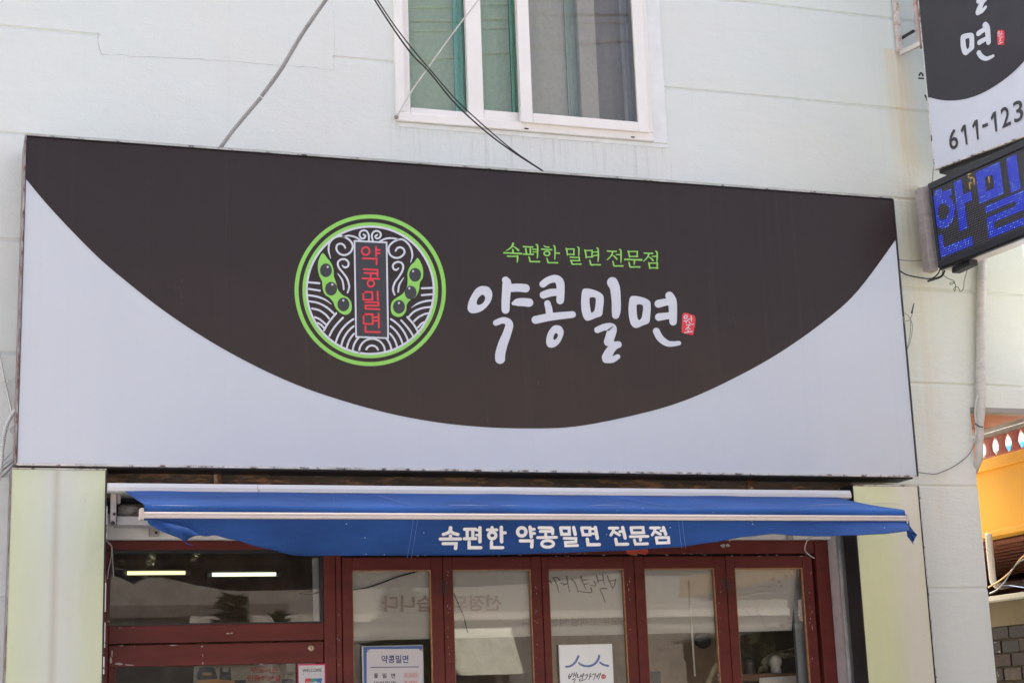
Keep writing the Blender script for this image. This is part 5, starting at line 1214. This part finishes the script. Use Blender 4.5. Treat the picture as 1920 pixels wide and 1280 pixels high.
# menu board on the first leaf
MN = empty('menu_board', PY(738, 1300, .035), 'blue bordered white menu board hung in the first folding door', 'menu')
build(rect(MB(), 678.3, 797.8, 1210.5, 1400, .030, .006), 'acrylic_back', simple('pale_acrylic_edge', (.42, .46, .48), .3, .05, bmp=0), MN, bevel=.001)
build(rect(MB(), 681.5, 796.5, 1212, 1400, .0285, .001), 'border', blue_frame, MN)
mf = plane(.026)
f = Flat(mf, OUT, .0); f.poly([(693, 1216), (786, 1215.4), (787.5, 1219), (792.5, 1220.5), (794, 1400), (688, 1400), (687.3, 1222), (691.5, 1220.5)], smooth=0); f.done('paper', paper_w, MN)
for (x, y) in ((690.2, 1219), (790.2, 1217.8)):
    build(MB().lathe(PY(x, y, .027), [(.0075, 0), (.007, .003), (.002, .005)], 12, axis='y'), 'pin', steel, MN, True)
text_at('약콩밀면', mf, OUT, 715, 765.5, 1227.4, 1242.4, 'title', navy, MN, bold=.02, lift=.001)
f = Flat(mf, OUT, .001); f.stroke([(694.3, 1250.4, 1.5), (786, 1249.2, 1.5)], straight=True, caps=False); f.done('rule', navy, MN)
for ch, a in (('물', 701), ('밀', 717), ('면', 733.2)): text_at(ch, mf, OUT, a, a + 7.6, 1261.3, 1270.3, 'character', ink, MN, bold=.02, lift=.001)
for i, ch in enumerate('비빔밀면'): text_at(ch, mf, OUT, 701 + i * 10.8, 701 + i * 10.8 + 8.2, 1276, 1285, 'character', ink, MN, bold=.02, lift=.001)
for y in (1259, 1273):
    f = Flat(mf, OUT, .0006); f.poly([(756.5, y), (784.5, y - .3), (784.8, y + 12), (756.8, y + 12.3)], smooth=0); f.done('price_patch', simple('pink_price_patch_%d' % y, (.62, .54, .53), .6, .05, bmp=0), MN)
text_at('8,000', mf, OUT, 758.5, 782, 1261.6, 1269.6, 'price', salmon, MN, bold=.02, lift=.002); text_at('8,000', mf, OUT, 758.5, 782, 1275.6, 1283.6, 'price', salmon, MN, bold=.02, lift=.002)

# milky plate with the wave emblem in the third leaf
PL = empty('emblem_plate', PY(1102, 1300, .035), 'bright milky plate with three blue wave strokes, in the third folding door', 'sign')
build(rect(MB(), 1047.8, 1157, 1208, 1400, .026, .012), 'plate', milky_m, PL, bevel=.003)
zp = zoomed(1040, 1200, 14.77, .026)
f = Flat(zp, OUT, .001)
f.stroke([(310, 722, 54), (400, 715, 54), (500, 668, 56), (590, 570, 60), (655, 432, 58)]); f.stroke([(665, 612, 40), (740, 675, 52), (900, 710, 56), (1050, 678, 60), (1160, 590, 62), (1212, 500, 58), (1228, 415, 54)]); f.stroke([(1252, 605, 50), (1350, 668, 54), (1480, 700, 56)])
f.done('wave_strokes', wave_blue, PL)
f = Flat(zp, OUT, .001, .0001)
for s_ in [[(405, 930), (385, 1000), (390, 1058)], [(495, 900), (445, 1000), (392, 1060)], [(400, 1000), (455, 985)], [(545, 890), (515, 1010)], [(605, 890), (572, 1020)], [(530, 962), (592, 945)], [(490, 1078), (568, 1062), (520, 1182)],
           [(642, 940), (622, 1020), (695, 998)], [(802, 908), (752, 1080)], [(712, 962), (782, 945)], [(705, 1000), (772, 990)], [(702, 1060), (690, 1122), (832, 1080)], [(840, 965), (920, 945), (852, 1070)], [(990, 905), (945, 1082)], [(965, 1000), (1042, 975)], [(1055, 942), (1132, 922), (1070, 1085)], [(1150, 985), (1192, 965)], [(1222, 915), (1160, 1045)], [(1268, 902), (1208, 1075)]]:
    f.stroke([(x, y, 25 - 9 * i / max(1, len(s_) - 1)) for i, (x, y) in enumerate(s_)], seg=4)
f.done('brush_writing', ink, PL)
f = Flat(zp, OUT, .001); f.disc(1352, 995, 66, 66, 28, 0)
for dx in (-28, 6, 30): f.disc(1352 + dx, 995, 9, 22, 10, 1)
f.done('seal', [simple('brick_red_seal', (.55, .09, .07), .5, .05, bmp=0), paper_w], PL)

# =================================================================== INSIDE THE SHOP
BN = empty('banner', PY(1080, 1195, .075), 'white cloth banner with mirrored writing, hung inside behind the folding doors', 'banner')
bt = [(640, 1055), (1493, 1055), (1483, 1181.5), (1340, 1184), (1172, 1190), (1028, 1193.5), (850, 1197), (640, 1201)]
BY = .085
f = Flat(lambda x, y: PY(x, y, BY) + Vector((0, .0, 0)), OUT, 0); 
mb = MB(); n = 60; vs = []
for i in range(n + 1):
    u = i / n; xt = 640 + (1493 - 640) * u; xb = 640 + (1484 - 640) * u; yb = 1201 - 19.5 * u
    for j in range(7):
        v = j / 6; p = PY(xt + (xb - xt) * v, 1052 + (yb - 1052) * v, BY); p.y += .004 * math.sin(u * 23) + .003 * math.sin(u * 61 + v * 3); vs.append(p)
bo = build(mb.add(vs, [(i * 7 + j, (i + 1) * 7 + j, (i + 1) * 7 + j + 1, i * 7 + j + 1) for i in range(n) for j in range(6)]), 'cloth', cloth_w, BN, True)
bo.modifiers.new('thick', 'SOLIDIFY').thickness = .001
zb5 = zoomed(900, 1030, 5.12, BY - .009)
f = Flat(zb5, OUT, 0, .0001)
for s_ in [[(1222, 248), (1240, 300), (1272, 368)], [(1300, 282), (1292, 335), (1272, 372)], [(1238, 300), (1296, 292)], [(1178, 238), (1194, 335)], [(1118, 245), (1140, 325)], [(1128, 300), (1188, 288)], [(1215, 372), (1155, 376), (1172, 425), (1204, 508)],
           [(1095, 300), (1110, 345), (1062, 340)], [(968, 256), (985, 310), (1020, 385)], [(988, 290), (1040, 286)], [(1000, 330), (1040, 325)], [(1062, 365), (1066, 410), (950, 398)],
           [(832, 255), (842, 320), (858, 402)], [(838, 325), (798, 338)], [(880, 282), (912, 320), (944, 412)], [(700, 268), (735, 330), (756, 412)], [(765, 290), (735, 265), (700, 270)], [(672, 300), (690, 330)], [(812, 330), (775, 320)]]:
    f.stroke([(x, y, 14 - 6 * i / max(1, len(s_) - 1)) for i, (x, y) in enumerate(s_)], seg=4)
f.done('brush_writing', bann_ink, BN)
f = Flat(plane(BY - .009), OUT, 0, .0001); random.seed(4)
for (x, y, w_) in ((1450, 1084, 6), (1461, 1090, 4), (1474, 1080, 5), (1442, 1100, 3), (1465, 1098, 4), (1453, 1107, 2), (1482, 1076, 4), (1392, 1142, 2), (1400, 1146, 2), (1404, 1138, 1.5), (1467, 1174, 5)):
    f.poly([(x + math.cos(k) * w_ * random.uniform(.5, 1.1), y + math.sin(k) * w_ * random.uniform(.5, 1.1)) for k in (0, .9, 1.8, 2.7, 3.6, 4.5, 5.4)], smooth=3)
f.stroke([(1419, 1137, 1), (1420, 1148, 2), (1428, 1156, 1.5), (1429, 1166, 1), (1438, 1176, 1)])
f.done('printed_blossom', bann_pale, BN)
bf = plane(BY - .009)
text_at('선정되었습니다', bf, OUT, 716, 941, 1116, 1147, 'lettering', bann_red, BN, bold=.02, lift=.0005, mirror=True, slope=-.01)
text_at('모두 고객님 덕분입니다', bf, OUT, 977, 1162, 1157, 1174, 'lettering', bann_pale, BN, bold=.015, lift=.0005, mirror=True, slope=-.012)

p0, p1 = PY(1291, 1088, .072), PY(1303, 1267, .072)
build(MB().tube([p0, p1], .0058, 8), 'slim_pole', pvc, None, True, label='slim white pole standing behind the fourth folding door', cat='pole')
build(rect(MB(), 1499, 1507, 1060, 1400, .10, .03), 'inner_stile', simple('blue_grey_stile', (.30, .33, .36), .5, .05, bmp=0), None, label='blue grey upright behind the right edge of the fifth folding door', cat='frame')
cable([(662, 1104.5), (688, 1101), (715, 1092), (745, 1081), (785, 1070)], .062, .0038, 'inside_cable', cable_m, 'black cable rising behind the first folding door pane')
cable([(851, 1111), (862, 1138), (868, 1150), (875, 1178), (878, 1185)], .062, .003, 'inside_cable', cable_m, 'black cable hanging behind the second folding door pane')
cable([(560, 1112), (580, 1113.5), (605, 1108)], .062, .0035, 'inside_cable', cable_m, 'short black cable behind the right end of the transom pane')
# partition with plaster and mossy parts
pr = empty('partition_wall', (3.9, 1.1, .16), 'brown plastered and mossy partition wall seen behind the folding doors', 'wall')
xm = Xat(1345, 1230, 1.1)
build(MB().box(Xat(1020, 1230, 1.1), xm, 1.1, 1.2, .16, 2.97), 'plaster_panel', plaster, pr); build(MB().box(xm + .002, 5.19, 1.08, 1.2, .16, 2.97), 'mossy_panel', mossy, pr)
SH = build(MB().box(Xat(1375, 1262, .45), 5.19, .35, .6, Zat(1420, 1270, .45) - .02, Zat(1420, 1263, .45)), 'shelf', simple('brown_shelf', (.26, .13, .08), .6, .2, 6), None, label='brown shelf behind the fifth folding door carrying a tin and a white jar', cat='shelf', bevel=.003)
zs_ = Zat(1420, 1263, .45)
p = PY(1405, 1256, .47)
build(MB().lathe((p.x, .47, zs_), [(.034, 0), (.036, .004), (.036, .06), (.039, .062), (.039, .07), (.036, .072), (.036, .092), (.03, .094)], 20), 'tin', steel, None, True, label='ribbed metal tin standing on the shelf behind the fifth folding door', cat='tin')
p = PY(1455, 1256, .47)
build(MB().lathe((p.x, .47, zs_), [(.033, 0), (.034, .03), (.03, .034), (.027, .036), (.036, .05), (.041, .068), (.040, .085), (.032, .103), (.018, .112), (.004, .115)], 22), 'jar', china, None, True, label='white ceramic jar with a round lid beside the metal tin on the shelf', cat='jar')
arcp = [(1428, 1262), (1436, 1240), (1455, 1229), (1480, 1224), (1505, 1216)]
build(MB().tube([Vector(q_) for q_ in smooth_path([tuple(PY(x, y, .75)) for x, y in arcp], 6)], .028, 10), 'garland', simple('striped_straw_rope', (.75, .66, .46), .8, .4, 20, dirt=(.14, .1, .06), dirt_amt=(.5, .56), dscale=24), None, True, label='thick straw rope arching behind the white jar', cat='rope')
arcp = [(1326, 1285), (1334, 1262), (1345, 1245)]
build(MB().tube([Vector(q_) for q_ in smooth_path([tuple(PY(x, y, .75)) for x, y in arcp], 6)], .022, 10), 'garland', simple('striped_straw_rope_two', (.75, .62, .42), .8, .4, 20), None, True, label='short length of straw rope at the lower right of the fourth folding door', cat='rope')
build(MB().slab([PY(1424, 1270, .3), PY(1516, 1264, .3), PY(1520, 1330, .3), PY(1424, 1330, .3)], Vector((0, .004, 0))), 'paper_sheet', simple('grey_white_sheet', (.75, .70, .65), .6, .05, bmp=0), None, label='grey white sheet under the shelf in the fifth folding door', cat='paper')
build(rect(MB(), 1220, 1243, 1258, 1330, .9, .15), 'teal_cabinet', simple('dark_teal_cabinet', (.03, .06, .06), .5, .15, 5), None, bevel=.008, label='dark teal cabinet behind the lower left of the fourth folding door', cat='cabinet')
p = PY(1338, 1195, .9); build(MB().lathe((p.x, 1.07, p.z), [(.06, 0), (.062, .01), (.05, .03), (.02, .035)], 20, axis='y'), 'hanging_pan', black_metal, None, True, label='dark round pan hanging on the plaster behind the fourth folding door', cat='pan')
# lamps behind the transom
for (a, b_, y0, y1, mt, lb) in ((238, 347, 1071, 1076, tube_m, 'left warm fluorescent tube glowing behind the transom pane'), (397, 517, 1076, 1076.5, tube_c, 'right cool fluorescent tube glowing behind the transom pane')):
    p, q_ = PY(a, y0, 1.9), PY(b_, y1, 1.9); q_.z = p.z = (p.z + q_.z) / 2
    T = empty('ceiling_lamp', (p + q_) / 2, lb, 'lamp', 'fluorescent lamps behind the transom')
    build(MB().tube([p, q_], .012, 12), 'tube', mt, T, True)
    e_ = MB(); e_.tube([p - Vector((.03, 0, 0)), p], .017, 12); e_.tube([q_, q_ + Vector((.03, 0, 0))], .017, 12); build(e_, 'end_cap', pvc_old, T, True)
    build(MB().box(p.x - .03, q_.x + .03, 1.93, 1.99, p.z - .012, p.z + .025), 'housing', simple('lamp_tray_%d' % a, (.16, .16, .14), .5, .1, bmp=0), T, bevel=.004)
for (x, y, w_, h_, lb) in ((287, 1047, 15, 26, 'left crumpled silver strip hanging behind the transom pane'), (369, 1043, 12, 17, 'right smaller silver strip hanging behind the transom pane')):
    mb = MB(); vs = []
    for j in range(7):
        for i in range(4):
            p = PY(x - w_ / 2 + w_ * i / 3 - j * 1.1, y - h_ / 2 + h_ * j / 6, .09); p.y += random.uniform(-.008, .008); vs.append(p)
    o = build(mb.add(vs, [(j * 4 + i, j * 4 + i + 1, (j + 1) * 4 + i + 1, (j + 1) * 4 + i) for j in range(6) for i in range(3)]), 'foil_strip', simple('crumpled_foil_%d' % x, (.42, .40, .27), .3, .4, 30, metal=.6), None, label=lb, cat='foil', group='foil strips behind the transom')
    o.modifiers.new('thick', 'SOLIDIFY').thickness = .0008
build(MB().slab([PY(585, 1045, .075), PY(601, 1046, .075), PY(603, 1166, .075), PY(588, 1166, .075)], Vector((0, .003, 0))), 'paper_strip', simple('grey_paper_strip', (.36, .35, .36), .6, .08, bmp=0), None, label='tall grey paper strip at the right end of the transom pane', cat='paper')
# poster in the left door
PO = empty('poster', PY(480, 1300, .075), 'faded beige poster with red Korean letters behind the left door glass', 'poster')
build(rect(MB(), 363, 556, 1240, 1400, .075, .003), 'sheet', simple('faded_beige_poster', (.20, .17, .14), .6, .15, 6, bmp=0), PO)
pfn = plane(.074)
pt_red = simple('dusty_red_poster_ink', (.28, .045, .04), .6, .1, bmp=0); pt_dark = simple('poster_dark_ink', (.03, .03, .04), .6, .1, bmp=0); pt_or = simple('poster_orange_ink', (.30, .15, .06), .6, .2, bmp=0)
text_at('무엇이든', pfn, OUT, 469, 521, 1250, 1261, 'lettering', pt_red, PO, bold=.04, lift=.0015); text_at('인증해보살', pfn, OUT, 463, 527, 1264.5, 1277, 'lettering', pt_red, PO, bold=.04, lift=.0015)
f = Flat(pfn, OUT, .0008); f.poly([(372, 1256), (380, 1250), (398, 1250), (404, 1257), (405, 1275), (371, 1275)], smooth=3); f.poly([(413, 1250), (416, 1250), (418, 1259), (428, 1259), (430, 1250), (432, 1250), (434, 1275), (411, 1275)], smooth=0); f.poly([(440, 1274), (461, 1274), (461, 1290), (440, 1290)], smooth=0); f.poly([(528, 1273), (550, 1271), (550, 1290), (528, 1290)], smooth=0)
f.done('dark_shapes', pt_dark, PO)
f = Flat(pfn, OUT, .0016); f.poly([(379, 1260), (397, 1260), (396, 1265), (380, 1265)], smooth=0); f.poly([(368, 1274), (400, 1272), (440, 1275), (440, 1290), (368, 1290)], smooth=0); f.done('orange_shapes', pt_or, PO)

# =================================================================== NEIGHBOUR ACROSS THE ALLEY
NX = 6.78
N = empty('neighbour_house', (NX + 1.5, 2, 0), 'orange yellow balcony house with pink balusters and dark brick, across the alley', 'house')
def nz(px, py, X=NX): return PX(px, py, X).z
zy1, zy2, zy3, zy4 = nz(1880, 853.5), nz(1880, 875), nz(1880, 991), nz(1880, 1003)
build(MB().box(NX - .03, NX + .12, -6, 5, zy2, zy1), 'parapet_cap', yellow_wall, N, bevel=.005)
build(MB().box(NX, NX + .12, -6, 5, zy3, zy2 - .001), 'parapet', yellow_wall, N)
build(MB().box(NX - .025, NX + .12, -6, 5, zy4, zy3 - .001), 'parapet_moulding', yellow_wall, N, bevel=.006)
zb1 = nz(1880, 811); zb2 = nz(1880, 804); zb3 = nz(1880, 786)
build(MB().box(NX - .02, NX + .14, -6, 5, zb1, zb2), 'handrail', simple('pale_handrail', (.30, .285, .26), .8, .1, 6), N, bevel=.004)
build(MB().box(NX - .01, NX + .16, -6, 5, zb2 + .001, zb3), 'beam', simple('grey_brown_beam', (.30, .27, .24), .8, .15, 6), N, bevel=.004)
build(MB().box(NX - .02, NX + .10, -6, 5, zy1 + .001, zy1 + .014), 'baluster_foot_rail', pink_bal, N, bevel=.008)
yg = [PX(x, 840, NX).y for x in (1859, 1884, 1909)]; dyb = (yg[0] - yg[2]) / 2
hb = zb1 - zy1 - .014; r1_ = dyb / 2 * 1.02
prof = [(r1_ * .98, 0), (r1_ * .94, hb * .04), (r1_ * .74, hb * .16), (r1_ * .54, hb * .32), (r1_ * .46, hb * .50), (r1_ * .54, hb * .66), (r1_ * .74, hb * .82), (r1_ * .95, hb * .96), (r1_ * .98, hb * .998)]
y0b = yg[0] + dyb / 2
first = None
for i in range(-6, 26):
    yy = y0b - i * dyb
    if first is None:
        mb = MB(); n_ = 20; o_ = []
        for (r_, h_) in prof:
            for k in range(n_):
                a_ = 2 * math.pi * k / n_; mb.v.append(Vector((NX + .035 + math.cos(a_) * min(r_, .03) * .45, yy + math.sin(a_) * r_, zy1 + .014 + h_)))
        for i_ in range(len(prof) - 1):
            for k in range(n_):
                mb.f.append([i_ * n_ + k, i_ * n_ + (k + 1) % n_, (i_ + 1) * n_ + (k + 1) % n_, (i_ + 1) * n_ + k]); mb.m.append(0)
        first = build(mb, 'baluster', pink_bal, N, True); fb0 = wloc(first); y00 = yy
    else: copy_to(first, fb0 + Vector((0, yy - y00, 0)), N)
build(MB().box(NX, 12, -6, 5, zy4 + .002, zy4 + .03), 'balcony_slab', dark_soffit, N)
sl = None
for i in range(11):
    xx = NX + .16 + i * .17
    if sl is None: sl = build(MB().box(xx, xx + .07, -5.9, 4.9, zy4 - .035, zy4 - .001), 'soffit_slat', slat_m, N, bevel=.003); s0_ = wloc(sl)
    else: copy_to(sl, s0_ + Vector((i * .17, 0, 0)), N)
zl1, zl0 = nz(1880, 1114, NX - .12), nz(1880, 1123, NX - .12)
build(MB().box(NX + .02, NX + .03 + .15, -6, 5, 0, zl0 - .001), 'wall_core', mortar, N)
build(MB().box(NX - .12, NX + .4, -6, 5, zl0, zl1), 'ledge', simple('cream_metal_ledge', (.62, .58, .50), .45, .1, 6), N, bevel=.004)
zt_ = nz(1890, 1172)
build(MB().box(NX, NX + .0195, -6, 5, zt_, zl0 - .001), 'tan_render_band', tan_m, N)
build(MB().box(9.3, 9.4, -6, 5, 0, zy4), 'inner_wall', dark_soffit, N); build(MB().box(NX + .18, 9.3, 4.8, 5, 0, zy4), 'inner_wall', dark_soffit, N)
build(MB().box(8.9, 9.1, -6, 5, zy1 - .2, 7.5), 'upper_wall', simple('hazy_white_wall', (.66, .68, .70), .8, .06, 2), N)
build(MB().box(NX + .12, 9, -6, 5, zy1 - .25, zy1 - .2), 'terrace_floor', concrete, N)
zbl = nz(1890, 829, 8.2)
build(MB().box(8.2, 8.6, -4, PX(1871, 840, 8.2).y, zy1 - .2, zbl), 'water_tank', tarp, None, bevel=.03, label='bright blue tank glimpsed through the pink balusters', cat='tank')
build(MB().box(8.2, 8.5, PX(1869, 840, 8.2).y, 4.5, zy1 - .2, zbl - .03), 'storage_box', simple('olive_grey_box', (.22, .23, .17), .7, .3, 8), None, bevel=.02, label='olive grey box behind the leftmost gap of the pink balusters', cat='box')
# bricks on the alley wall
bh, bl, j_ = .078, .205, .014
z = zt_ - .006; row = 0; shared = {}
random.seed(21)
while z - bh > .9:
    z1b, z0b = z, z - bh
    y = 2.6 + (bl / 2 if row % 2 else 0)
    while y > -.6:
        mi = random.choice([0, 0, 1, 2, 1, 3 if row > 2 else 0])
        loc = Vector((NX + .004 + random.uniform(-.007, .005), y - bl / 2 + random.uniform(-.004, .004), (z0b + z1b) / 2 + random.uniform(-.003, .003)))
        if mi not in shared:
            shared[mi] = build(MB().box(loc.x - .0, loc.x + .05, y - bl + j_, y, z0b, z1b - .0), 'brick', bricks_m[mi], N, bevel=.004)
            shared[(mi, 'o')] = wloc(shared[mi]) - loc
        else: copy_to(shared[mi], loc + shared[(mi, 'o')], N)
        y -= bl
    z -= bh + j_; row += 1
# drain pipe and wires
pp = [PX(1854, 1000, NX - .09), PX(1856, 1030, NX - .09), PX(1861, 1080, NX - .09)]
mb = MB(); P = [tuple(p) for p in pp] + [tuple(PX(1864, 1092, NX - .06)), tuple(PX(1874, 1098, NX + .05)), tuple(PX(1890, 1096, NX + .4)), tuple(PX(1925, 1092, NX + .8))]
build(mb.tube([Vector(q_) for q_ in smooth_path(P, 6)], .024, 12), 'drain_pipe', pvc_old, None, True, label='white drain pipe with an elbow under the yellow balcony', cat='pipe')
def ncable(pts, X, r, nm, mt, lb):
    P_ = [Vector(q_) for q_ in smooth_path([tuple(PX(x, y, X)) for x, y in pts], 8)]
    build(MB().tube(P_, r, 6), nm, mt, None, True, label=lb, cat='cable')
ncable([(1853, 1101), (1870, 1091), (1885, 1080), (1898, 1067), (1912, 1049), (1925, 1038)], NX - .2, .005, 'alley_cable', simple('orange_tan_cable', (.52, .30, .10), .5, .1, bmp=0), 'orange tan cable rising to the right under the yellow balcony')
ncable([(1856, 1112), (1870, 1105), (1884, 1090), (1893, 1075), (1908, 1055), (1925, 1046)], NX - .22, .0055, 'alley_cable', wire_grey, 'grey cable twisted below the orange tan cable in the alley')
ncable([(1880, 1097), (1898, 1098), (1925, 1102)], NX - .2, .003, 'alley_cable', simple('blue_cable', (.08, .14, .33), .5, .1, bmp=0), 'thin blue cable lying above the cream ledge in the alley')

# =================================================================== ACROSS THE STREET (seen only as reflections, but built where it stands)
def house(x0, x1, h, mat, label, d=6, y=-16, bands=(), wins=()):
    H = empty('street_house', ((x0 + x1) / 2, y - d / 2, 0), label, 'house')
    build(MB().box(x0, x1, y - d, y, 0, h), 'wall', mat, H); build(MB().box(x0 - .1, x1 + .1, y - d - .1, y + .12, h + .001, h + .18), 'roof_edge', concrete, H)
    for (a, b_) in bands: build(MB().box(x0, x1, y + .002, y + .07, a, b_), 'band', opp_band, H)
    for (a, b_, c_, d_) in wins:
        wd = build(MB().box(a, b_, y + .002, y + .05, c_, d_), 'window', pvc_old, H); build(MB().box(a + .06, b_ - .06, y + .051, y + .056, c_ + .06, d_ - .06), 'pane', win_dark, wd)
    return H
def RF(px, py, Y):      # where a ray mirrored in the shop glass meets a plane across the street
    g_ = PY(px, py, .05); d = ray(px, py); d.y = -d.y
    return g_ + d * ((Y - g_.y) / d.y)
zo = lambda py: RF(400, py, -16).z
dkb = simple('dark_brown_band_opposite', (.10, .08, .07), .8, .1, 2)
house(-9, RF(355, 1160, -16).x, 6.8, opp_wall, 'brown two storey house with a dark band directly across the street', bands=(), wins=((-6, -4, 1, 2.2), (-3.6, -1.8, 4.4, 5.6), (-.6, 4.2, .5, zo(1238))))  # wide low dark window added to darken the reflection in the left door
house(RF(355, 1160, -16).x + .001, 13.2, 7.4, simple('warm_beige_render_opposite', (.185, .165, .145), .8, .12, 1.5), 'tall beige building behind the conifers across the street', bands=((zo(1170), zo(1155)), (4.9, 5.05)), wins=((8.9, 10.2, 5.3, 6.6), (5, 6.4, 5.3, 6.6)))
house(13.4, 17, 5.2, opp_pink, 'pink rendered house across the street to the right', bands=((3.7, 3.95),), wins=((14.5, 16, 1, 2.4),))
house(17.2, 27, 6.4, opp_wall, 'long brown house at the far right across the street', wins=((19, 21, 1, 2.2), (19, 21, 4, 5.2)))
house(-22, -9.3, 5.5, opp_pink, 'taller pink house at the far left across the street', wins=((-18, -16, 3, 4.4), (-14, -12, 3, 4.4)))
build(MB().box(-9, RF(355, 1160, -16).x, -15.998, -15.95, zo(1156), zo(1133)), 'shop_fascia', dkb, None, label='dark brown fascia board of the shop directly across the street', cat='fascia')
build(MB().box(RF(355, 1160, -16).x + .005, RF(540, 1160, -16).x, -15.998, -15.94, zo(1154.5), zo(1133)), 'shop_fascia', dkb, None, label='dark brown fascia board at the left end of the tall beige building', cat='fascia')
bc = [RF(795, 1180, -15.7), RF(958, 1176, -15.7), RF(982, 1262, -15.7), RF(795, 1268, -15.7)]
SB = empty('cream_hoarding', ((bc[0].x + bc[1].x) / 2, -15.7, 0), 'cream board on two posts across the street', 'board')
build(MB().slab(bc, Vector((0, -.06, 0))), 'board', cream_board, SB)
for x in (bc[0].x + .3, bc[1].x - .2): build(MB().box(x - .05, x + .05, -15.86, -15.77, 0.14, bc[0].z - .1), 'post', concrete, SB)
def conifer(x, y, h, r, label, n=2600, seed=1):
    rnd = random.Random(seed)
    T = empty('conifer', (x, y, 0), label, 'tree', 'conifers across the street')
    build(MB().tube([(x, y, 0), (x + .03, y, h * .5), (x, y, h * .95)], [.11, .07, .015], 8), 'trunk', bark, T, True)
    for part in (0, 1):
        mb = MB()
        for i in range(n // 2):
            t = rnd.random() ** 1.3; z = .5 + t * (h - .5); a = rnd.uniform(0, 2 * math.pi); tier = .7 + .3 * math.sin(z * 5 + a * 3 + seed)
            rr_ = r * (1 - t) ** (.8 if seed != 1 else .45) * tier * rnd.uniform(.35, 1.05) + .03
            c_ = Vector((x + math.cos(a) * rr_, y + math.sin(a) * rr_, z)); L_ = rnd.uniform(.07, .2) * (1.9 if seed == 2 else 1.2)
            d_ = Vector((math.cos(a) + rnd.uniform(-.5, .5), math.sin(a) + rnd.uniform(-.5, .5), rnd.uniform(-.3, .4))).normalized(); s_ = d_.cross(Vector((rnd.uniform(-.4, .4), rnd.uniform(-.4, .4), 1))).normalized() * L_ * .28
            mb.add([c_ - d_ * L_ * .5, c_ + s_, c_ + d_ * L_, c_ - s_], [(0, 1, 2, 3)])
        build(mb, 'crown', leafs[part], T)
conifer(RF(437, 1150, -15).x, -15.0, RF(437, 1117, -15).z, .52, 'rounded dark bush tree across the street, in front of the brown shop', n=5200, seed=1)
conifer(RF(525, 1150, -15).x, -15.0, RF(525, 1140, -15).z, .26, 'thin young tree across the street beside the rounded bush tree', n=500, seed=3)
conifer(RF(757, 1150, -14.9).x, -14.9, RF(757, 1112, -14.9).z, 1.25, 'big bushy conifer across the street overlapping the cream board', n=14000, seed=2)
conifer(RF(1480, 1180, -15).x, -15.0, RF(1480, 1160, -15).z, .9, 'low conifer across the street before the pink house', n=3000, seed=4)
for i, (z, zz, yy) in enumerate(((8.95, .35, -6.2), (8.75, .32, -6.25), (8.6, .36, -6.2), (8.52, .3, -6.3), (8.35, .34, -6.2), (8.05, .5, -6.4))):
    pts = [(x, yy, z + zz * 3.6 * (x - 3) / 12 + .0025 * (x - 3) ** 2) for x in range(-18, 26, 2)]
    build(MB().tube(pts, .014 + .004 * (i % 2), 6), 'overhead_cable', cable_m, None, True, label='%s overhead cable strung along the street' % ['topmost', 'second from top', 'third from top', 'fourth from top', 'fifth from top', 'lowest'][i], cat='cable', group='overhead cables along the street')
